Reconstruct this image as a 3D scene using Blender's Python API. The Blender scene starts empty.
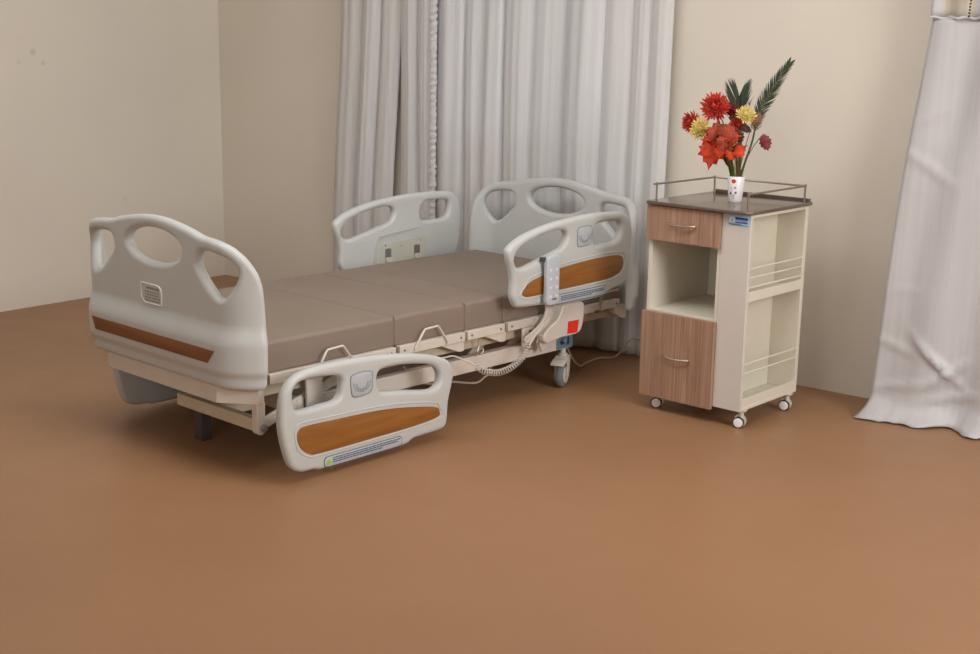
import bpy, bmesh, math, random
from mathutils import Vector, Matrix, noise
random.seed(7)
sc = bpy.context.scene
COL = sc.collection
pi = math.pi

# ------------------------------------------------------------------ materials
def lin(c):
    return tuple(((x/255)/12.92 if x/255 <= .04045 else ((x/255+.055)/1.055)**2.4) for x in c)
def new_mat(name):
    m = bpy.data.materials.new(name); m.use_nodes = True
    nt = m.node_tree; b = nt.nodes['Principled BSDF']
    return m, nt, b
def mat(name, rgb, rough=.5, metal=0., spec=.5, vary=.04, scale=12., bump=0., bscale=200., coat=0.):
    """plain material with a little procedural tonal variation and fine bump"""
    m, nt, b = new_mat(name)
    b.inputs['Roughness'].default_value = rough
    b.inputs['Metallic'].default_value = metal
    b.inputs['Specular IOR Level'].default_value = spec
    b.inputs['Coat Weight'].default_value = coat
    tc = nt.nodes.new('ShaderNodeTexCoord')
    n = nt.nodes.new('ShaderNodeTexNoise'); n.inputs['Scale'].default_value = scale
    n.inputs['Detail'].default_value = 4
    nt.links.new(tc.outputs['Object'], n.inputs['Vector'])
    r = nt.nodes.new('ShaderNodeValToRGB')
    c = lin(rgb)
    r.color_ramp.elements[0].position = .3; r.color_ramp.elements[1].position = .7
    r.color_ramp.elements[0].color = (*[max(0, x*(1-vary)) for x in c], 1)
    r.color_ramp.elements[1].color = (*[min(1, x*(1+vary)) for x in c], 1)
    nt.links.new(n.outputs['Fac'], r.inputs['Fac'])
    nt.links.new(r.outputs['Color'], b.inputs['Base Color'])
    if bump:
        n2 = nt.nodes.new('ShaderNodeTexNoise'); n2.inputs['Scale'].default_value = bscale
        n2.inputs['Detail'].default_value = 3
        nt.links.new(tc.outputs['Object'], n2.inputs['Vector'])
        bp = nt.nodes.new('ShaderNodeBump'); bp.inputs['Strength'].default_value = bump
        bp.inputs['Distance'].default_value = .002
        nt.links.new(n2.outputs['Fac'], bp.inputs['Height'])
        nt.links.new(bp.outputs['Normal'], b.inputs['Normal'])
    return m
def wood_mat(name, c1, c2, c3, stretch, rough=.45, fine=1., spec=.5):
    m, nt, b = new_mat(name)
    b.inputs['Roughness'].default_value = rough
    b.inputs['Specular IOR Level'].default_value = spec
    tc = nt.nodes.new('ShaderNodeTexCoord')
    mp = nt.nodes.new('ShaderNodeMapping'); mp.inputs['Scale'].default_value = stretch
    nt.links.new(tc.outputs['Object'], mp.inputs['Vector'])
    n = nt.nodes.new('ShaderNodeTexNoise'); n.inputs['Scale'].default_value = fine
    n.inputs['Detail'].default_value = 8; n.inputs['Roughness'].default_value = .65
    n.inputs['Distortion'].default_value = .6
    nt.links.new(mp.outputs['Vector'], n.inputs['Vector'])
    r = nt.nodes.new('ShaderNodeValToRGB')
    e = r.color_ramp.elements
    e[0].position = .3; e[0].color = (*lin(c1), 1)
    e[1].position = .72; e[1].color = (*lin(c3), 1)
    k = e.new(.5); k.color = (*lin(c2), 1)
    nt.links.new(n.outputs['Fac'], r.inputs['Fac'])
    nt.links.new(r.outputs['Color'], b.inputs['Base Color'])
    return m

M = {}
M['plastic'] = mat('abs_plastic', (192, 194, 191), .38, vary=.015, bump=.03, bscale=500)
M['plastic_grey'] = mat('grey_plastic', (186, 194, 200), .4, vary=.02)
M['steel'] = mat('cream_painted_steel', (212, 202, 190), .4, vary=.03, bump=.04, bscale=150)
M['steel_dim'] = mat('beige_painted_steel', (196, 184, 160), .5, vary=.05)
M['mattress'] = mat('taupe_vinyl', (135, 120, 107), .55, vary=.035, scale=5, bump=.15, bscale=60, spec=.35)
M['seam'] = mat('taupe_piping', (120, 105, 94), .6)
M['accent'] = wood_mat('accent_laminate', (126, 78, 28), (144, 91, 36), (154, 100, 44), (3, 3, 40), .4, 1.2)
M['accent_brown'] = wood_mat('footboard_laminate', (116, 70, 32), (126, 77, 36), (134, 84, 42), (3, 3, 40), .42, 1.2)
M['walnut'] = wood_mat('drawer_laminate', (134, 102, 82), (158, 124, 102), (180, 147, 124), (85, 85, 2.2), .5, 1.0)
M['white_board'] = mat('cabinet_white_laminate', (206, 199, 190), .45, vary=.015)
M['cream_board'] = mat('cabinet_cream_laminate', (214, 207, 190), .5, vary=.02)
M['tray'] = mat('tray_grey_brown', (96, 82, 72), .16, vary=.04, spec=.6)
M['metal'] = mat('brushed_metal', (172, 158, 146), .35, metal=.9)
M['chrome'] = mat('satin_chrome', (205, 190, 176), .38, metal=1.)
M['dark'] = mat('dark_rubber', (38, 30, 27), .6)
M['darkmetal'] = mat('dark_grey_steel', (78, 72, 70), .5)
M['wheel'] = mat('caster_grey_rubber', (120, 124, 130), .45)
M['hubcap'] = mat('caster_hub_cream', (205, 200, 188), .45)
M['motor'] = mat('motor_grey', (120, 116, 108), .5)
M['blue'] = mat('blue_grey_decal', (96, 128, 150), .5, vary=.25, scale=60)
M['blueguard'] = mat('blue_guard', (60, 84, 118), .5)
M['red'] = mat('red_sticker', (226, 48, 22), .5)
M['label'] = mat('silver_label', (176, 184, 192), .4)
M['ink'] = mat('label_ink', (84, 90, 100), .6)
M['yellowgreen'] = mat('warning_triangle', (170, 190, 40), .5)
M['dial'] = mat('dial_plate', (178, 184, 188), .4)
M['dialink'] = mat('dial_ink', (118, 124, 132), .5)
M['plate'] = mat('mount_plate', (190, 192, 178), .45)
M['cable'] = mat('grey_cable', (190, 178, 160), .5)
M['coil'] = mat('coiled_cable', (196, 188, 178), .45)
M['cyan'] = mat('sticker_light_blue', (150, 208, 236), .45)
M['navy'] = mat('sticker_blue', (22, 60, 170), .45)
M['whiteink'] = mat('sticker_white', (232, 236, 244), .5)
M['ceramic'] = mat('white_ceramic', (232, 228, 228), .2, vary=.01)
M['vasered'] = mat('vase_red', (214, 60, 28), .35)
M['vasedark'] = mat('vase_dark_ink', (58, 40, 52), .4)
M['petal_red'] = mat('petal_coral', (206, 66, 50), .6, vary=.25, scale=60)
M['petal_dkred'] = mat('petal_crimson', (170, 36, 46), .6, vary=.25, scale=60)
M['petal_yellow'] = mat('petal_yellow', (238, 220, 140), .6, vary=.12, scale=60)
M['leaf_orange'] = mat('leaf_orange', (200, 62, 20), .75, vary=.4, scale=40)
M['leaf_rust'] = mat('leaf_rust', (150, 56, 34), .75, vary=.3, scale=40)
M['leaf_maroon'] = mat('leaf_maroon', (118, 38, 48), .6, vary=.3, scale=60)
M['leaf_brown'] = mat('leaf_brown', (120, 76, 50), .6, vary=.3, scale=60)
M['leaf_dark'] = mat('leaf_dark', (62, 38, 26), .6, vary=.3, scale=60)
M['stem'] = mat('green_stem', (98, 104, 38), .6, vary=.2, scale=30)
M['twig'] = mat('brown_twig', (110, 84, 56), .7)
M['palm'] = mat('palm_green', (42, 56, 36), .55, vary=.3, scale=30)
M['palmrib'] = mat('palm_rib', (76, 92, 44), .55)

def wall_mat(name, rgb, spots=()):
    m, nt, b = new_mat(name); b.inputs['Roughness'].default_value = .7
    b.inputs['Specular IOR Level'].default_value = .3
    tc = nt.nodes.new('ShaderNodeTexCoord')
    n = nt.nodes.new('ShaderNodeTexNoise'); n.inputs['Scale'].default_value = 1.1; n.inputs['Detail'].default_value = 5
    nt.links.new(tc.outputs['Object'], n.inputs['Vector'])
    r = nt.nodes.new('ShaderNodeValToRGB'); c = lin(rgb)
    r.color_ramp.elements[0].position = .3; r.color_ramp.elements[1].position = .75
    r.color_ramp.elements[0].color = (*[x*.955 for x in c], 1); r.color_ramp.elements[1].color = (*[x*1.03 for x in c], 1)
    nt.links.new(n.outputs['Fac'], r.inputs['Fac'])
    col = r.outputs['Color']
    for (p, rad, s) in spots:                       # small scuffs on the paint
        d = nt.nodes.new('ShaderNodeVectorMath'); d.operation = 'DISTANCE'; d.inputs[1].default_value = p
        nt.links.new(tc.outputs['Object'], d.inputs[0])
        mr = nt.nodes.new('ShaderNodeMapRange'); mr.inputs['From Min'].default_value = rad*.3; mr.inputs['From Max'].default_value = rad
        mr.inputs['To Min'].default_value = s; mr.inputs['To Max'].default_value = 0
        nt.links.new(d.outputs['Value'], mr.inputs['Value'])
        mx = nt.nodes.new('ShaderNodeMix'); mx.data_type = 'RGBA'; mx.inputs['B'].default_value = (*lin((120, 108, 96)), 1)
        nt.links.new(mr.outputs['Result'], mx.inputs['Factor']); nt.links.new(col, mx.inputs['A']); col = mx.outputs['Result']
    nt.links.new(col, b.inputs['Base Color'])
    n2 = nt.nodes.new('ShaderNodeTexNoise'); n2.inputs['Scale'].default_value = 60; n2.inputs['Detail'].default_value = 4
    nt.links.new(tc.outputs['Object'], n2.inputs['Vector'])
    bp = nt.nodes.new('ShaderNodeBump'); bp.inputs['Strength'].default_value = .08; bp.inputs['Distance'].default_value = .003
    nt.links.new(n2.outputs['Fac'], bp.inputs['Height']); nt.links.new(bp.outputs['Normal'], b.inputs['Normal'])
    return m
M['wall'] = wall_mat('cream_wall_paint', (218, 210, 196))
M['wall_l'] = wall_mat('cream_wall_paint_left', (218, 210, 196),
                       [((0, -1.253, 1.36), .022, .3), ((0, -1.197, 1.303), .018, .22), ((0, -.718, .536), .02, .15), ((0, -1.34, 1.31), .02, .12)])
M['ceil'] = wall_mat('white_ceiling_paint', (225, 220, 212))

def floor_mat():
    m, nt, b = new_mat('brown_vinyl_floor')
    tc = nt.nodes.new('ShaderNodeTexCoord')
    n = nt.nodes.new('ShaderNodeTexNoise'); n.inputs['Scale'].default_value = .9; n.inputs['Detail'].default_value = 6
    nt.links.new(tc.outputs['Object'], n.inputs['Vector'])
    r = nt.nodes.new('ShaderNodeValToRGB'); c = lin((153, 114, 81))
    r.color_ramp.elements[0].position = .3; r.color_ramp.elements[1].position = .72
    r.color_ramp.elements[0].color = (*[x*.93 for x in c], 1); r.color_ramp.elements[1].color = (*[x*1.06 for x in c], 1)
    nt.links.new(n.outputs['Fac'], r.inputs['Fac'])
    # faint long scuffs
    mp = nt.nodes.new('ShaderNodeMapping'); mp.inputs['Rotation'].default_value = (0, 0, math.radians(-10)); mp.inputs['Scale'].default_value = (26, 1.6, 1)
    nt.links.new(tc.outputs['Object'], mp.inputs['Vector'])
    n3 = nt.nodes.new('ShaderNodeTexNoise'); n3.inputs['Scale'].default_value = 1.; n3.inputs['Detail'].default_value = 3
    nt.links.new(mp.outputs['Vector'], n3.inputs['Vector'])
    r3 = nt.nodes.new('ShaderNodeValToRGB'); r3.color_ramp.elements[0].position = .70; r3.color_ramp.elements[1].position = .80
    r3.color_ramp.elements[0].color = (0, 0, 0, 1); r3.color_ramp.elements[1].color = (.16, .16, .16, 1)
    nt.links.new(n3.outputs['Fac'], r3.inputs['Fac'])
    mx = nt.nodes.new('ShaderNodeMix'); mx.data_type = 'RGBA'; mx.inputs['B'].default_value = (*lin((186, 150, 122)), 1)
    nt.links.new(r3.outputs['Color'], mx.inputs['Factor']); nt.links.new(r.outputs['Color'], mx.inputs['A'])
    nt.links.new(mx.outputs['Result'], b.inputs['Base Color'])
    n2 = nt.nodes.new('ShaderNodeTexNoise'); n2.inputs['Scale'].default_value = 5; n2.inputs['Detail'].default_value = 5
    nt.links.new(tc.outputs['Object'], n2.inputs['Vector'])
    mr = nt.nodes.new('ShaderNodeMapRange'); mr.inputs['To Min'].default_value = .34; mr.inputs['To Max'].default_value = .50
    nt.links.new(n2.outputs['Fac'], mr.inputs['Value']); nt.links.new(mr.outputs['Result'], b.inputs['Roughness'])
    b.inputs['Specular IOR Level'].default_value = .35
    bp = nt.nodes.new('ShaderNodeBump'); bp.inputs['Strength'].default_value = .12; bp.inputs['Distance'].default_value = .002
    nt.links.new(n2.outputs['Fac'], bp.inputs['Height']); nt.links.new(bp.outputs['Normal'], b.inputs['Normal'])
    return m
M['floor'] = floor_mat()
def cloth_mat(name, rgb, trans, rough=.75, sheen=.2, bump=.35):
    m, nt, b = new_mat(name)
    b.inputs['Base Color'].default_value = (*lin(rgb), 1); b.inputs['Roughness'].default_value = rough
    b.inputs['Sheen Weight'].default_value = sheen
    tr = nt.nodes.new('ShaderNodeBsdfTranslucent'); tr.inputs['Color'].default_value = (*lin(rgb), 1)
    mx = nt.nodes.new('ShaderNodeMixShader'); mx.inputs['Fac'].default_value = trans
    out = nt.nodes['Material Output']
    nt.links.new(b.outputs[0], mx.inputs[1]); nt.links.new(tr.outputs[0], mx.inputs[2]); nt.links.new(mx.outputs[0], out.inputs['Surface'])
    tc = nt.nodes.new('ShaderNodeTexCoord')
    mp = nt.nodes.new('ShaderNodeMapping'); mp.inputs['Scale'].default_value = (70, 20, 1.2)
    nt.links.new(tc.outputs['Object'], mp.inputs['Vector'])
    n = nt.nodes.new('ShaderNodeTexNoise'); n.inputs['Scale'].default_value = 1; n.inputs['Detail'].default_value = 5
    nt.links.new(mp.outputs['Vector'], n.inputs['Vector'])
    r = nt.nodes.new('ShaderNodeValToRGB'); c = lin(rgb)
    r.color_ramp.elements[0].position = .25; r.color_ramp.elements[1].position = .75
    r.color_ramp.elements[0].color = (*[x*.93 for x in c], 1); r.color_ramp.elements[1].color = (*[min(1, x*1.04) for x in c], 1)
    nt.links.new(n.outputs['Fac'], r.inputs['Fac']); nt.links.new(r.outputs['Color'], b.inputs['Base Color'])
    bp = nt.nodes.new('ShaderNodeBump'); bp.inputs['Strength'].default_value = bump; bp.inputs['Distance'].default_value = .006
    nt.links.new(n.outputs['Fac'], bp.inputs['Height']); nt.links.new(bp.outputs['Normal'], b.inputs['Normal'])
    return m
M['curtain'] = cloth_mat('offwhite_curtain_cloth', (228, 227, 225), .28)
M['curtain_satin'] = cloth_mat('white_satin_curtain', (202, 200, 200), .15, rough=.45, bump=.10)
M['net'] = cloth_mat('cream_net_cloth', (214, 204, 188), .3)
M['sky'] = None

# ------------------------------------------------------------------ mesh helpers
def finish(name, bm, m, parent=None, sharp=35, bevel=0, mats=None):
    bmesh.ops.recalc_face_normals(bm, faces=bm.faces)
    ang = math.radians(sharp)
    for f in bm.faces: f.smooth = True
    for e in bm.edges:
        if len(e.link_faces) == 2:
            if e.calc_face_angle(0) > ang: e.smooth = False
    me = bpy.data.meshes.new(name); bm.to_mesh(me); bm.free()
    for k in (mats or [m]): me.materials.append(M[k] if isinstance(k, str) else k)
    o = bpy.data.objects.new(name, me); COL.objects.link(o)
    if parent: o.parent = parent
    if bevel:
        b = o.modifiers.new('bevel', 'BEVEL'); b.width = bevel; b.segments = 2; b.limit_method = 'ANGLE'; b.angle_limit = math.radians(40)
        b.harden_normals = False
    return o
def B(): return bmesh.new()
def box(bm, a, b, mi=0):
    vs = [bm.verts.new((x, y, z)) for x in (a[0], b[0]) for y in (a[1], b[1]) for z in (a[2], b[2])]
    for q in ((0, 1, 3, 2), (4, 6, 7, 5), (0, 4, 5, 1), (2, 3, 7, 6), (0, 2, 6, 4), (1, 5, 7, 3)):
        f = bm.faces.new([vs[i] for i in q]); f.material_index = mi
def bar(bm, p, q, w, h, up=(0, 0, 1)):
    """box section bar from p to q"""
    p, q = Vector(p), Vector(q); d = (q-p).normalized(); s = d.cross(Vector(up)).normalized(); u = s.cross(d)
    vs = [bm.verts.new(c+s*a*w/2+u*b*h/2) for c in (p, q) for a, b in ((-1, -1), (1, -1), (1, 1), (-1, 1))]
    for k in range(4):
        bm.faces.new([vs[k], vs[(k+1) % 4], vs[4+(k+1) % 4], vs[4+k]])
    bm.faces.new(vs[:4]); bm.faces.new(vs[4:])
def prism(bm, poly, fn, a, b, mi=0):
    """poly in 2D, fn(u,v,w)->xyz, extruded w from a to b"""
    A = [bm.verts.new(fn(u, v, a)) for u, v in poly]; C = [bm.verts.new(fn(u, v, b)) for u, v in poly]
    n = len(poly)
    for i in range(n):
        f = bm.faces.new([A[i], A[(i+1) % n], C[(i+1) % n], C[i]]); f.material_index = mi
    f = bm.faces.new(A); f.material_index = mi; f = bm.faces.new(C[::-1]); f.material_index = mi
XZ = lambda u, v, w: (u, w, v)
YZ = lambda u, v, w: (w, u, v)
XY = lambda u, v, w: (u, v, w)
def cr(pts, n=6, closed=True):
    """catmull-rom"""
    out = []; N = len(pts); P = [Vector(p) for p in pts]
    rng = range(N) if closed else range(N-1)
    for i in rng:
        if closed: a, b, c, d = P[(i-1) % N], P[i], P[(i+1) % N], P[(i+2) % N]
        else: a, b, c, d = P[max(i-1, 0)], P[i], P[i+1], P[min(i+2, N-1)]
        for k in range(n):
            t = k/n
            out.append(.5*((2*b)+(c-a)*t+(2*a-5*b+4*c-d)*t*t+(3*b-a-3*c+d)*t**3))
    if not closed: out.append(P[-1])
    return [tuple(v) for v in out]
def tube(bm, pts, r, seg=8, cap=True, mi=0):
    P = [Vector(p) for p in pts]; rs = r if isinstance(r, (list, tuple)) else [r]*len(P)
    t = (P[1]-P[0]).normalized(); ref = Vector((0, 0, 1)) if abs(t.z) < .9 else Vector((1, 0, 0))
    n = t.cross(ref).normalized(); rings = []
    for i, p in enumerate(P):
        t2 = ((P[i+1]-P[i]) if i == 0 else (P[i]-P[i-1]) if i == len(P)-1 else (P[i+1]-P[i-1]))
        if t2.length < 1e-9: t2 = t
        t2.normalize(); n = (n-t2*n.dot(t2)).normalized(); b = t2.cross(n); t = t2
        rings.append([bm.verts.new(p+(n*math.cos(2*pi*k/seg)+b*math.sin(2*pi*k/seg))*rs[i]) for k in range(seg)])
    for a, c in zip(rings, rings[1:]):
        for k in range(seg):
            f = bm.faces.new([a[k], a[(k+1) % seg], c[(k+1) % seg], c[k]]); f.material_index = mi
    if cap:
        bm.faces.new(rings[0][::-1]).material_index = mi; bm.faces.new(rings[-1]).material_index = mi
def lathe(bm, prof, center=(0, 0, 0), axis='z', seg=32, mi=0):
    """prof: list of (r, h); r=0 ends are closed to a point"""
    c = Vector(center)
    def mp(r, h, a):
        x, y = r*math.cos(a), r*math.sin(a)
        return c+Vector({'z': (x, y, h), 'y': (x, h, y), 'x': (h, x, y)}[axis])
    rings = []
    for r, h in prof:
        rings.append([bm.verts.new(mp(0, h, 0))] if r < 1e-6 else [bm.verts.new(mp(r, h, 2*pi*k/seg)) for k in range(seg)])
    for a, b in zip(rings, rings[1:]):
        for k in range(seg):
            q = []
            for v in (a[k % len(a)], a[(k+1) % seg % len(a)], b[(k+1) % seg % len(b)], b[k % len(b)]):
                if v not in q: q.append(v)
            if len(q) > 2:
                try: bm.faces.new(q).material_index = mi
                except ValueError: pass
    for r in (rings[0], rings[-1]):
        if len(r) > 2: bm.faces.new(r).material_index = mi
def area2(P): return abs(sum(a[0]*b[1]-b[0]*a[1] for a, b in zip(P, list(P[1:])+[P[0]])))/2
def sheet(outline, holes, thick, bev, cuts=(), bres=3):
    """fill can fail on unlucky coordinates: check the cap area and retry with a tiny nudge"""
    want = area2(outline)-sum(area2(h) for h in holes); rnd = random.Random(1)
    per = sum((Vector(a)-Vector(b)).length for R_ in [outline]+list(holes) for a, b in zip(R_, list(R_[1:])+[R_[0]]))
    want -= per*bev
    for k in range(12):
        j = 0 if k == 0 else 2e-5*k
        nud = lambda R_: [(u+rnd.uniform(-j, j), v+rnd.uniform(-j, j)) for u, v in R_]
        bm = sheet_raw(nud(outline), [nud(h) for h in holes], thick, bev, cuts, bres)
        got = sum(f.calc_area() for f in bm.faces if f.calc_center_median().z > thick/2-1e-5)
        if abs(got-want) < .06*want+2e-5: return bm
        bm.free()
    print('SHEET fill off', got, want); return sheet_raw(outline, holes, thick, bev, cuts, bres)
def sheet_raw(outline, holes, thick, bev, cuts=(), bres=3):
    """rounded flat sheet in the uv plane, w = -thick/2..thick/2"""
    cu = bpy.data.curves.new('t', 'CURVE'); cu.dimensions = '2D'; cu.fill_mode = 'BOTH'
    for ring in [outline]+list(holes):
        s = cu.splines.new('POLY'); s.points.add(len(ring)-1); s.use_cyclic_u = True
        for p, (u, v) in zip(s.points, ring): p.co = (u, v, 0, 1)
    cu.extrude = thick/2-bev; cu.bevel_depth = bev; cu.bevel_resolution = bres; cu.offset = -bev
    o = bpy.data.objects.new('t', cu); COL.objects.link(o)
    dg = bpy.context.evaluated_depsgraph_get(); dg.update()
    me = bpy.data.meshes.new_from_object(o.evaluated_get(dg))
    bpy.data.objects.remove(o); bpy.data.curves.remove(cu)
    bm = bmesh.new(); bm.from_mesh(me); bpy.data.meshes.remove(me)
    bmesh.ops.remove_doubles(bm, verts=bm.verts, dist=1e-5)
    for axis, vals in cuts:
        no = (1, 0, 0) if axis == 0 else (0, 1, 0)
        for v in vals:
            bmesh.ops.bisect_plane(bm, geom=bm.verts[:]+bm.edges[:]+bm.faces[:], dist=1e-6,
                                   plane_co=(v, 0, 0) if axis == 0 else (0, v, 0), plane_no=no)
    for f in bm.faces: f.material_index = 0
    return bm
def remap(bm, fn):
    for v in bm.verts: v.co = Vector(fn(*v.co))
def merge(dst, src):
    me = bpy.data.meshes.new('t'); src.to_mesh(me); src.free(); dst.from_mesh(me); bpy.data.meshes.remove(me)
def text_bm(s, size, depth=.0004):
    cu = bpy.data.curves.new('t', 'FONT'); cu.body = s; cu.size = size; cu.extrude = depth; cu.align_x = 'CENTER'; cu.align_y = 'CENTER'
    o = bpy.data.objects.new('t', cu); COL.objects.link(o)
    dg = bpy.context.evaluated_depsgraph_get(); dg.update()
    me = bpy.data.meshes.new_from_object(o.evaluated_get(dg))
    bpy.data.objects.remove(o); bpy.data.curves.remove(cu)
    bm = bmesh.new(); bm.from_mesh(me); bpy.data.meshes.remove(me); return bm
def empty(name, loc=(0, 0, 0), rz=0., label=None, cat=None, group=None):
    o = bpy.data.objects.new(name, None); COL.objects.link(o); o.location = loc; o.rotation_euler = (0, 0, rz)
    o.empty_display_size = .1
    tag(o, label, cat, group); return o
def tag(o, label=None, cat=None, group=None, kind=None):
    if label: o['label'] = label
    if cat: o['category'] = cat
    if group: o['group'] = group
    if kind: o['kind'] = kind
    return o
def smooth(a, b, x):
    t = max(0, min(1, (x-a)/(b-a))); return t*t*(3-2*t)
def rrect(u0, v0, u1, v1, r, n=5):
    out = []
    for cx, cy, a0 in ((u1-r, v1-r, 0), (u0+r, v1-r, 90), (u0+r, v0+r, 180), (u1-r, v0+r, 270)):
        for k in range(n+1):
            a = math.radians(a0+90*k/n); out.append((cx+r*math.cos(a), cy+r*math.sin(a)))
    return out

# ------------------------------------------------------------------ setting
RX, RY, RH = 9.0, -7.0, 2.9
def struct(name, bm, m): return tag(finish(name, bm, m), kind='structure')
bm = B(); box(bm, (-.1, RY-.1, -.1), (RX+.1, .1, 0)); struct('floor', bm, 'floor')
bm = B(); box(bm, (-.1, RY-.1, RH), (RX+.1, .1, RH+.1)); struct('ceiling', bm, 'ceil')
bm = B(); box(bm, (-.1, RY-.1, 0), (0, .1, RH)); struct('wall_left', bm, 'wall_l')
bm = B(); box(bm, (RX, RY-.1, 0), (RX+.1, .1, RH)); struct('wall_right', bm, 'wall')
bm = B(); box(bm, (0, RY-.1, 0), (RX, RY, RH)); struct('wall_front', bm, 'wall')
WX0, WX1, WZ0, WZ1 = 1.75, 2.95, .98, 2.2      # window opening hidden behind the curtains
bm = B()
box(bm, (0, 0, 0), (WX0, .1, RH)); box(bm, (WX1, 0, 0), (RX, .1, RH))
box(bm, (WX0, 0, 0), (WX1, .1, WZ0)); box(bm, (WX0, 0, WZ1), (WX1, .1, RH))
struct('wall_back', bm, 'wall')
bm = B()
for a, b in (((WX0, .03, WZ0), (WX0+.05, .08, WZ1)), ((WX1-.05, .03, WZ0), (WX1, .08, WZ1)), ((WX0, .03, WZ0), (WX1, .08, WZ0+.05)),
             ((WX0, .03, WZ1-.05), (WX1, .08, WZ1)), (((WX0+WX1)/2-.025, .03, WZ0), ((WX0+WX1)/2+.025, .08, WZ1))): box(bm, a, b)
win = struct('window_1', bm, 'white_board')

# ------------------------------------------------------------------ curtains
CREASE = [1.10, 1.274, 1.40, 1.537, 1.664, 1.774, 1.869, 1.962, 2.085, 2.2, 2.319, 2.434, 2.541, 2.67, 2.822, 2.938, 3.056, 3.12, 3.19]
def pleated(name, creases, ybase, amp, label, group, m, seed, ztop=2.6, zbot=.015, lean=lambda x, z: 0, hem=None, deep=()):
    rnd = random.Random(seed)
    cols = []                                    # (x, depth)
    for i in range(len(creases)-1):
        a, b = creases[i], creases[i+1]; k = 14; A = amp*(.55+.75*rnd.random())*min(1.25, (b-a)/.115)
        sk = rnd.uniform(.75, 1.3); sub = rnd.randint(2, 4)
        for j in range(k):
            t = j/k
            d = A*(math.sin(pi*t**sk))**.7+.1*A*math.sin(2*pi*t*sub+seed)
            if j == 0 and i in deep: d -= .018
            cols.append((a+(b-a)*t, d, i))
    cols.append((creases[-1], 0, len(creases)-2))
    zs = [zbot+(ztop-zbot)*i/60 for i in range(61)]
    bm = B(); G = []
    for z in zs:
        row = []
        for x, d, i in cols:
            f = .62+.38*smooth(2.4, .9, z)
            wob = noise.noise(Vector((x*2.2+seed, z*.6, seed)))*.018+noise.noise(Vector((x*14, z*.7, seed)))*.007+noise.noise(Vector((x*38, z*.5, seed)))*.0025
            xx = x+lean(x, z)+noise.noise(Vector((i*3.1, z*1.1, seed)))*.010
            row.append(bm.verts.new((xx, ybase-d*f-wob, z)))
        G.append(row)
    for a, b in zip(G, G[1:]):
        for k in range(len(a)-1): bm.faces.new([a[k], a[k+1], b[k+1], b[k]])
    if hem:                                       # gathered ruffle along one vertical edge
        pts = []
        for i, z in enumerate([zbot+(ztop-zbot)*k/260 for k in range(261)]):
            pts.append(z)
        pr_ = None
        for i, z in enumerate(pts):
            x0 = creases[0]+lean(creases[0], z)
            a = bm.verts.new((x0+.004, ybase-.02, z)); b = bm.verts.new((x0-.012+rnd.uniform(-.004, .004), ybase-.040-.005*math.sin(i*1.7)-rnd.uniform(0, .004), z))
            c = bm.verts.new((x0+.03+rnd.uniform(-.004, .004), ybase-.045-.005*math.sin(i*1.9+1), z))
            if pr_:
                bm.faces.new([pr_[0], a, b, pr_[1]]); bm.faces.new([pr_[1], b, c, pr_[2]])
            pr_ = (a, b, c)
    o = finish(name, bm, m, sharp=80)
    s = o.modifiers.new('cloth', 'SOLIDIFY'); s.thickness = .0015
    return tag(o, label, 'curtain', group)
leanL = lambda x, z: -.075*smooth(1.7, .3, z)*(1 if x < 1.5 else max(0, (1.8-x)/.3))
pleated('curtain', CREASE[:4], -.06, .032, 'narrow off-white curtain panel at the left end of the window, beside the corner wall', 'off-white curtain panels on the window rod', 'curtain', 3, lean=leanL, deep=(1, 2))
pleated('curtain', [1.537, 1.664, 1.785], -.06, .030, 'off-white curtain panel between the narrow left panel and the ruffled edge', 'off-white curtain panels on the window rod', 'curtain', 5)
pleated('curtain', [1.80, 1.985, 2.10, 2.235, 2.41, 2.60, 2.83, 2.97, 3.07, 3.19], -.065, .036, 'widest off-white curtain with a gathered ruffled left edge, hanging behind the bed head', 'off-white curtain panels on the window rod', 'curtain', 9,
        hem=True, deep=(1, 3, 5), lean=lambda x, z: .0-.02*smooth(.9, .2, z)*max(0, x-2.9)/.34)
bm = B(); tube(bm, [(1.0, -.085, 2.62), (3.4, -.085, 2.62)], .012, 12)
for x in (1.05, 3.35): tube(bm, [(x, -.085, 2.62), (x, 0, 2.62)], .008, 8)
rod = tag(finish('curtain_rod', bm, 'metal'), 'metal curtain rod above the window behind the bed', 'curtain rod')

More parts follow.
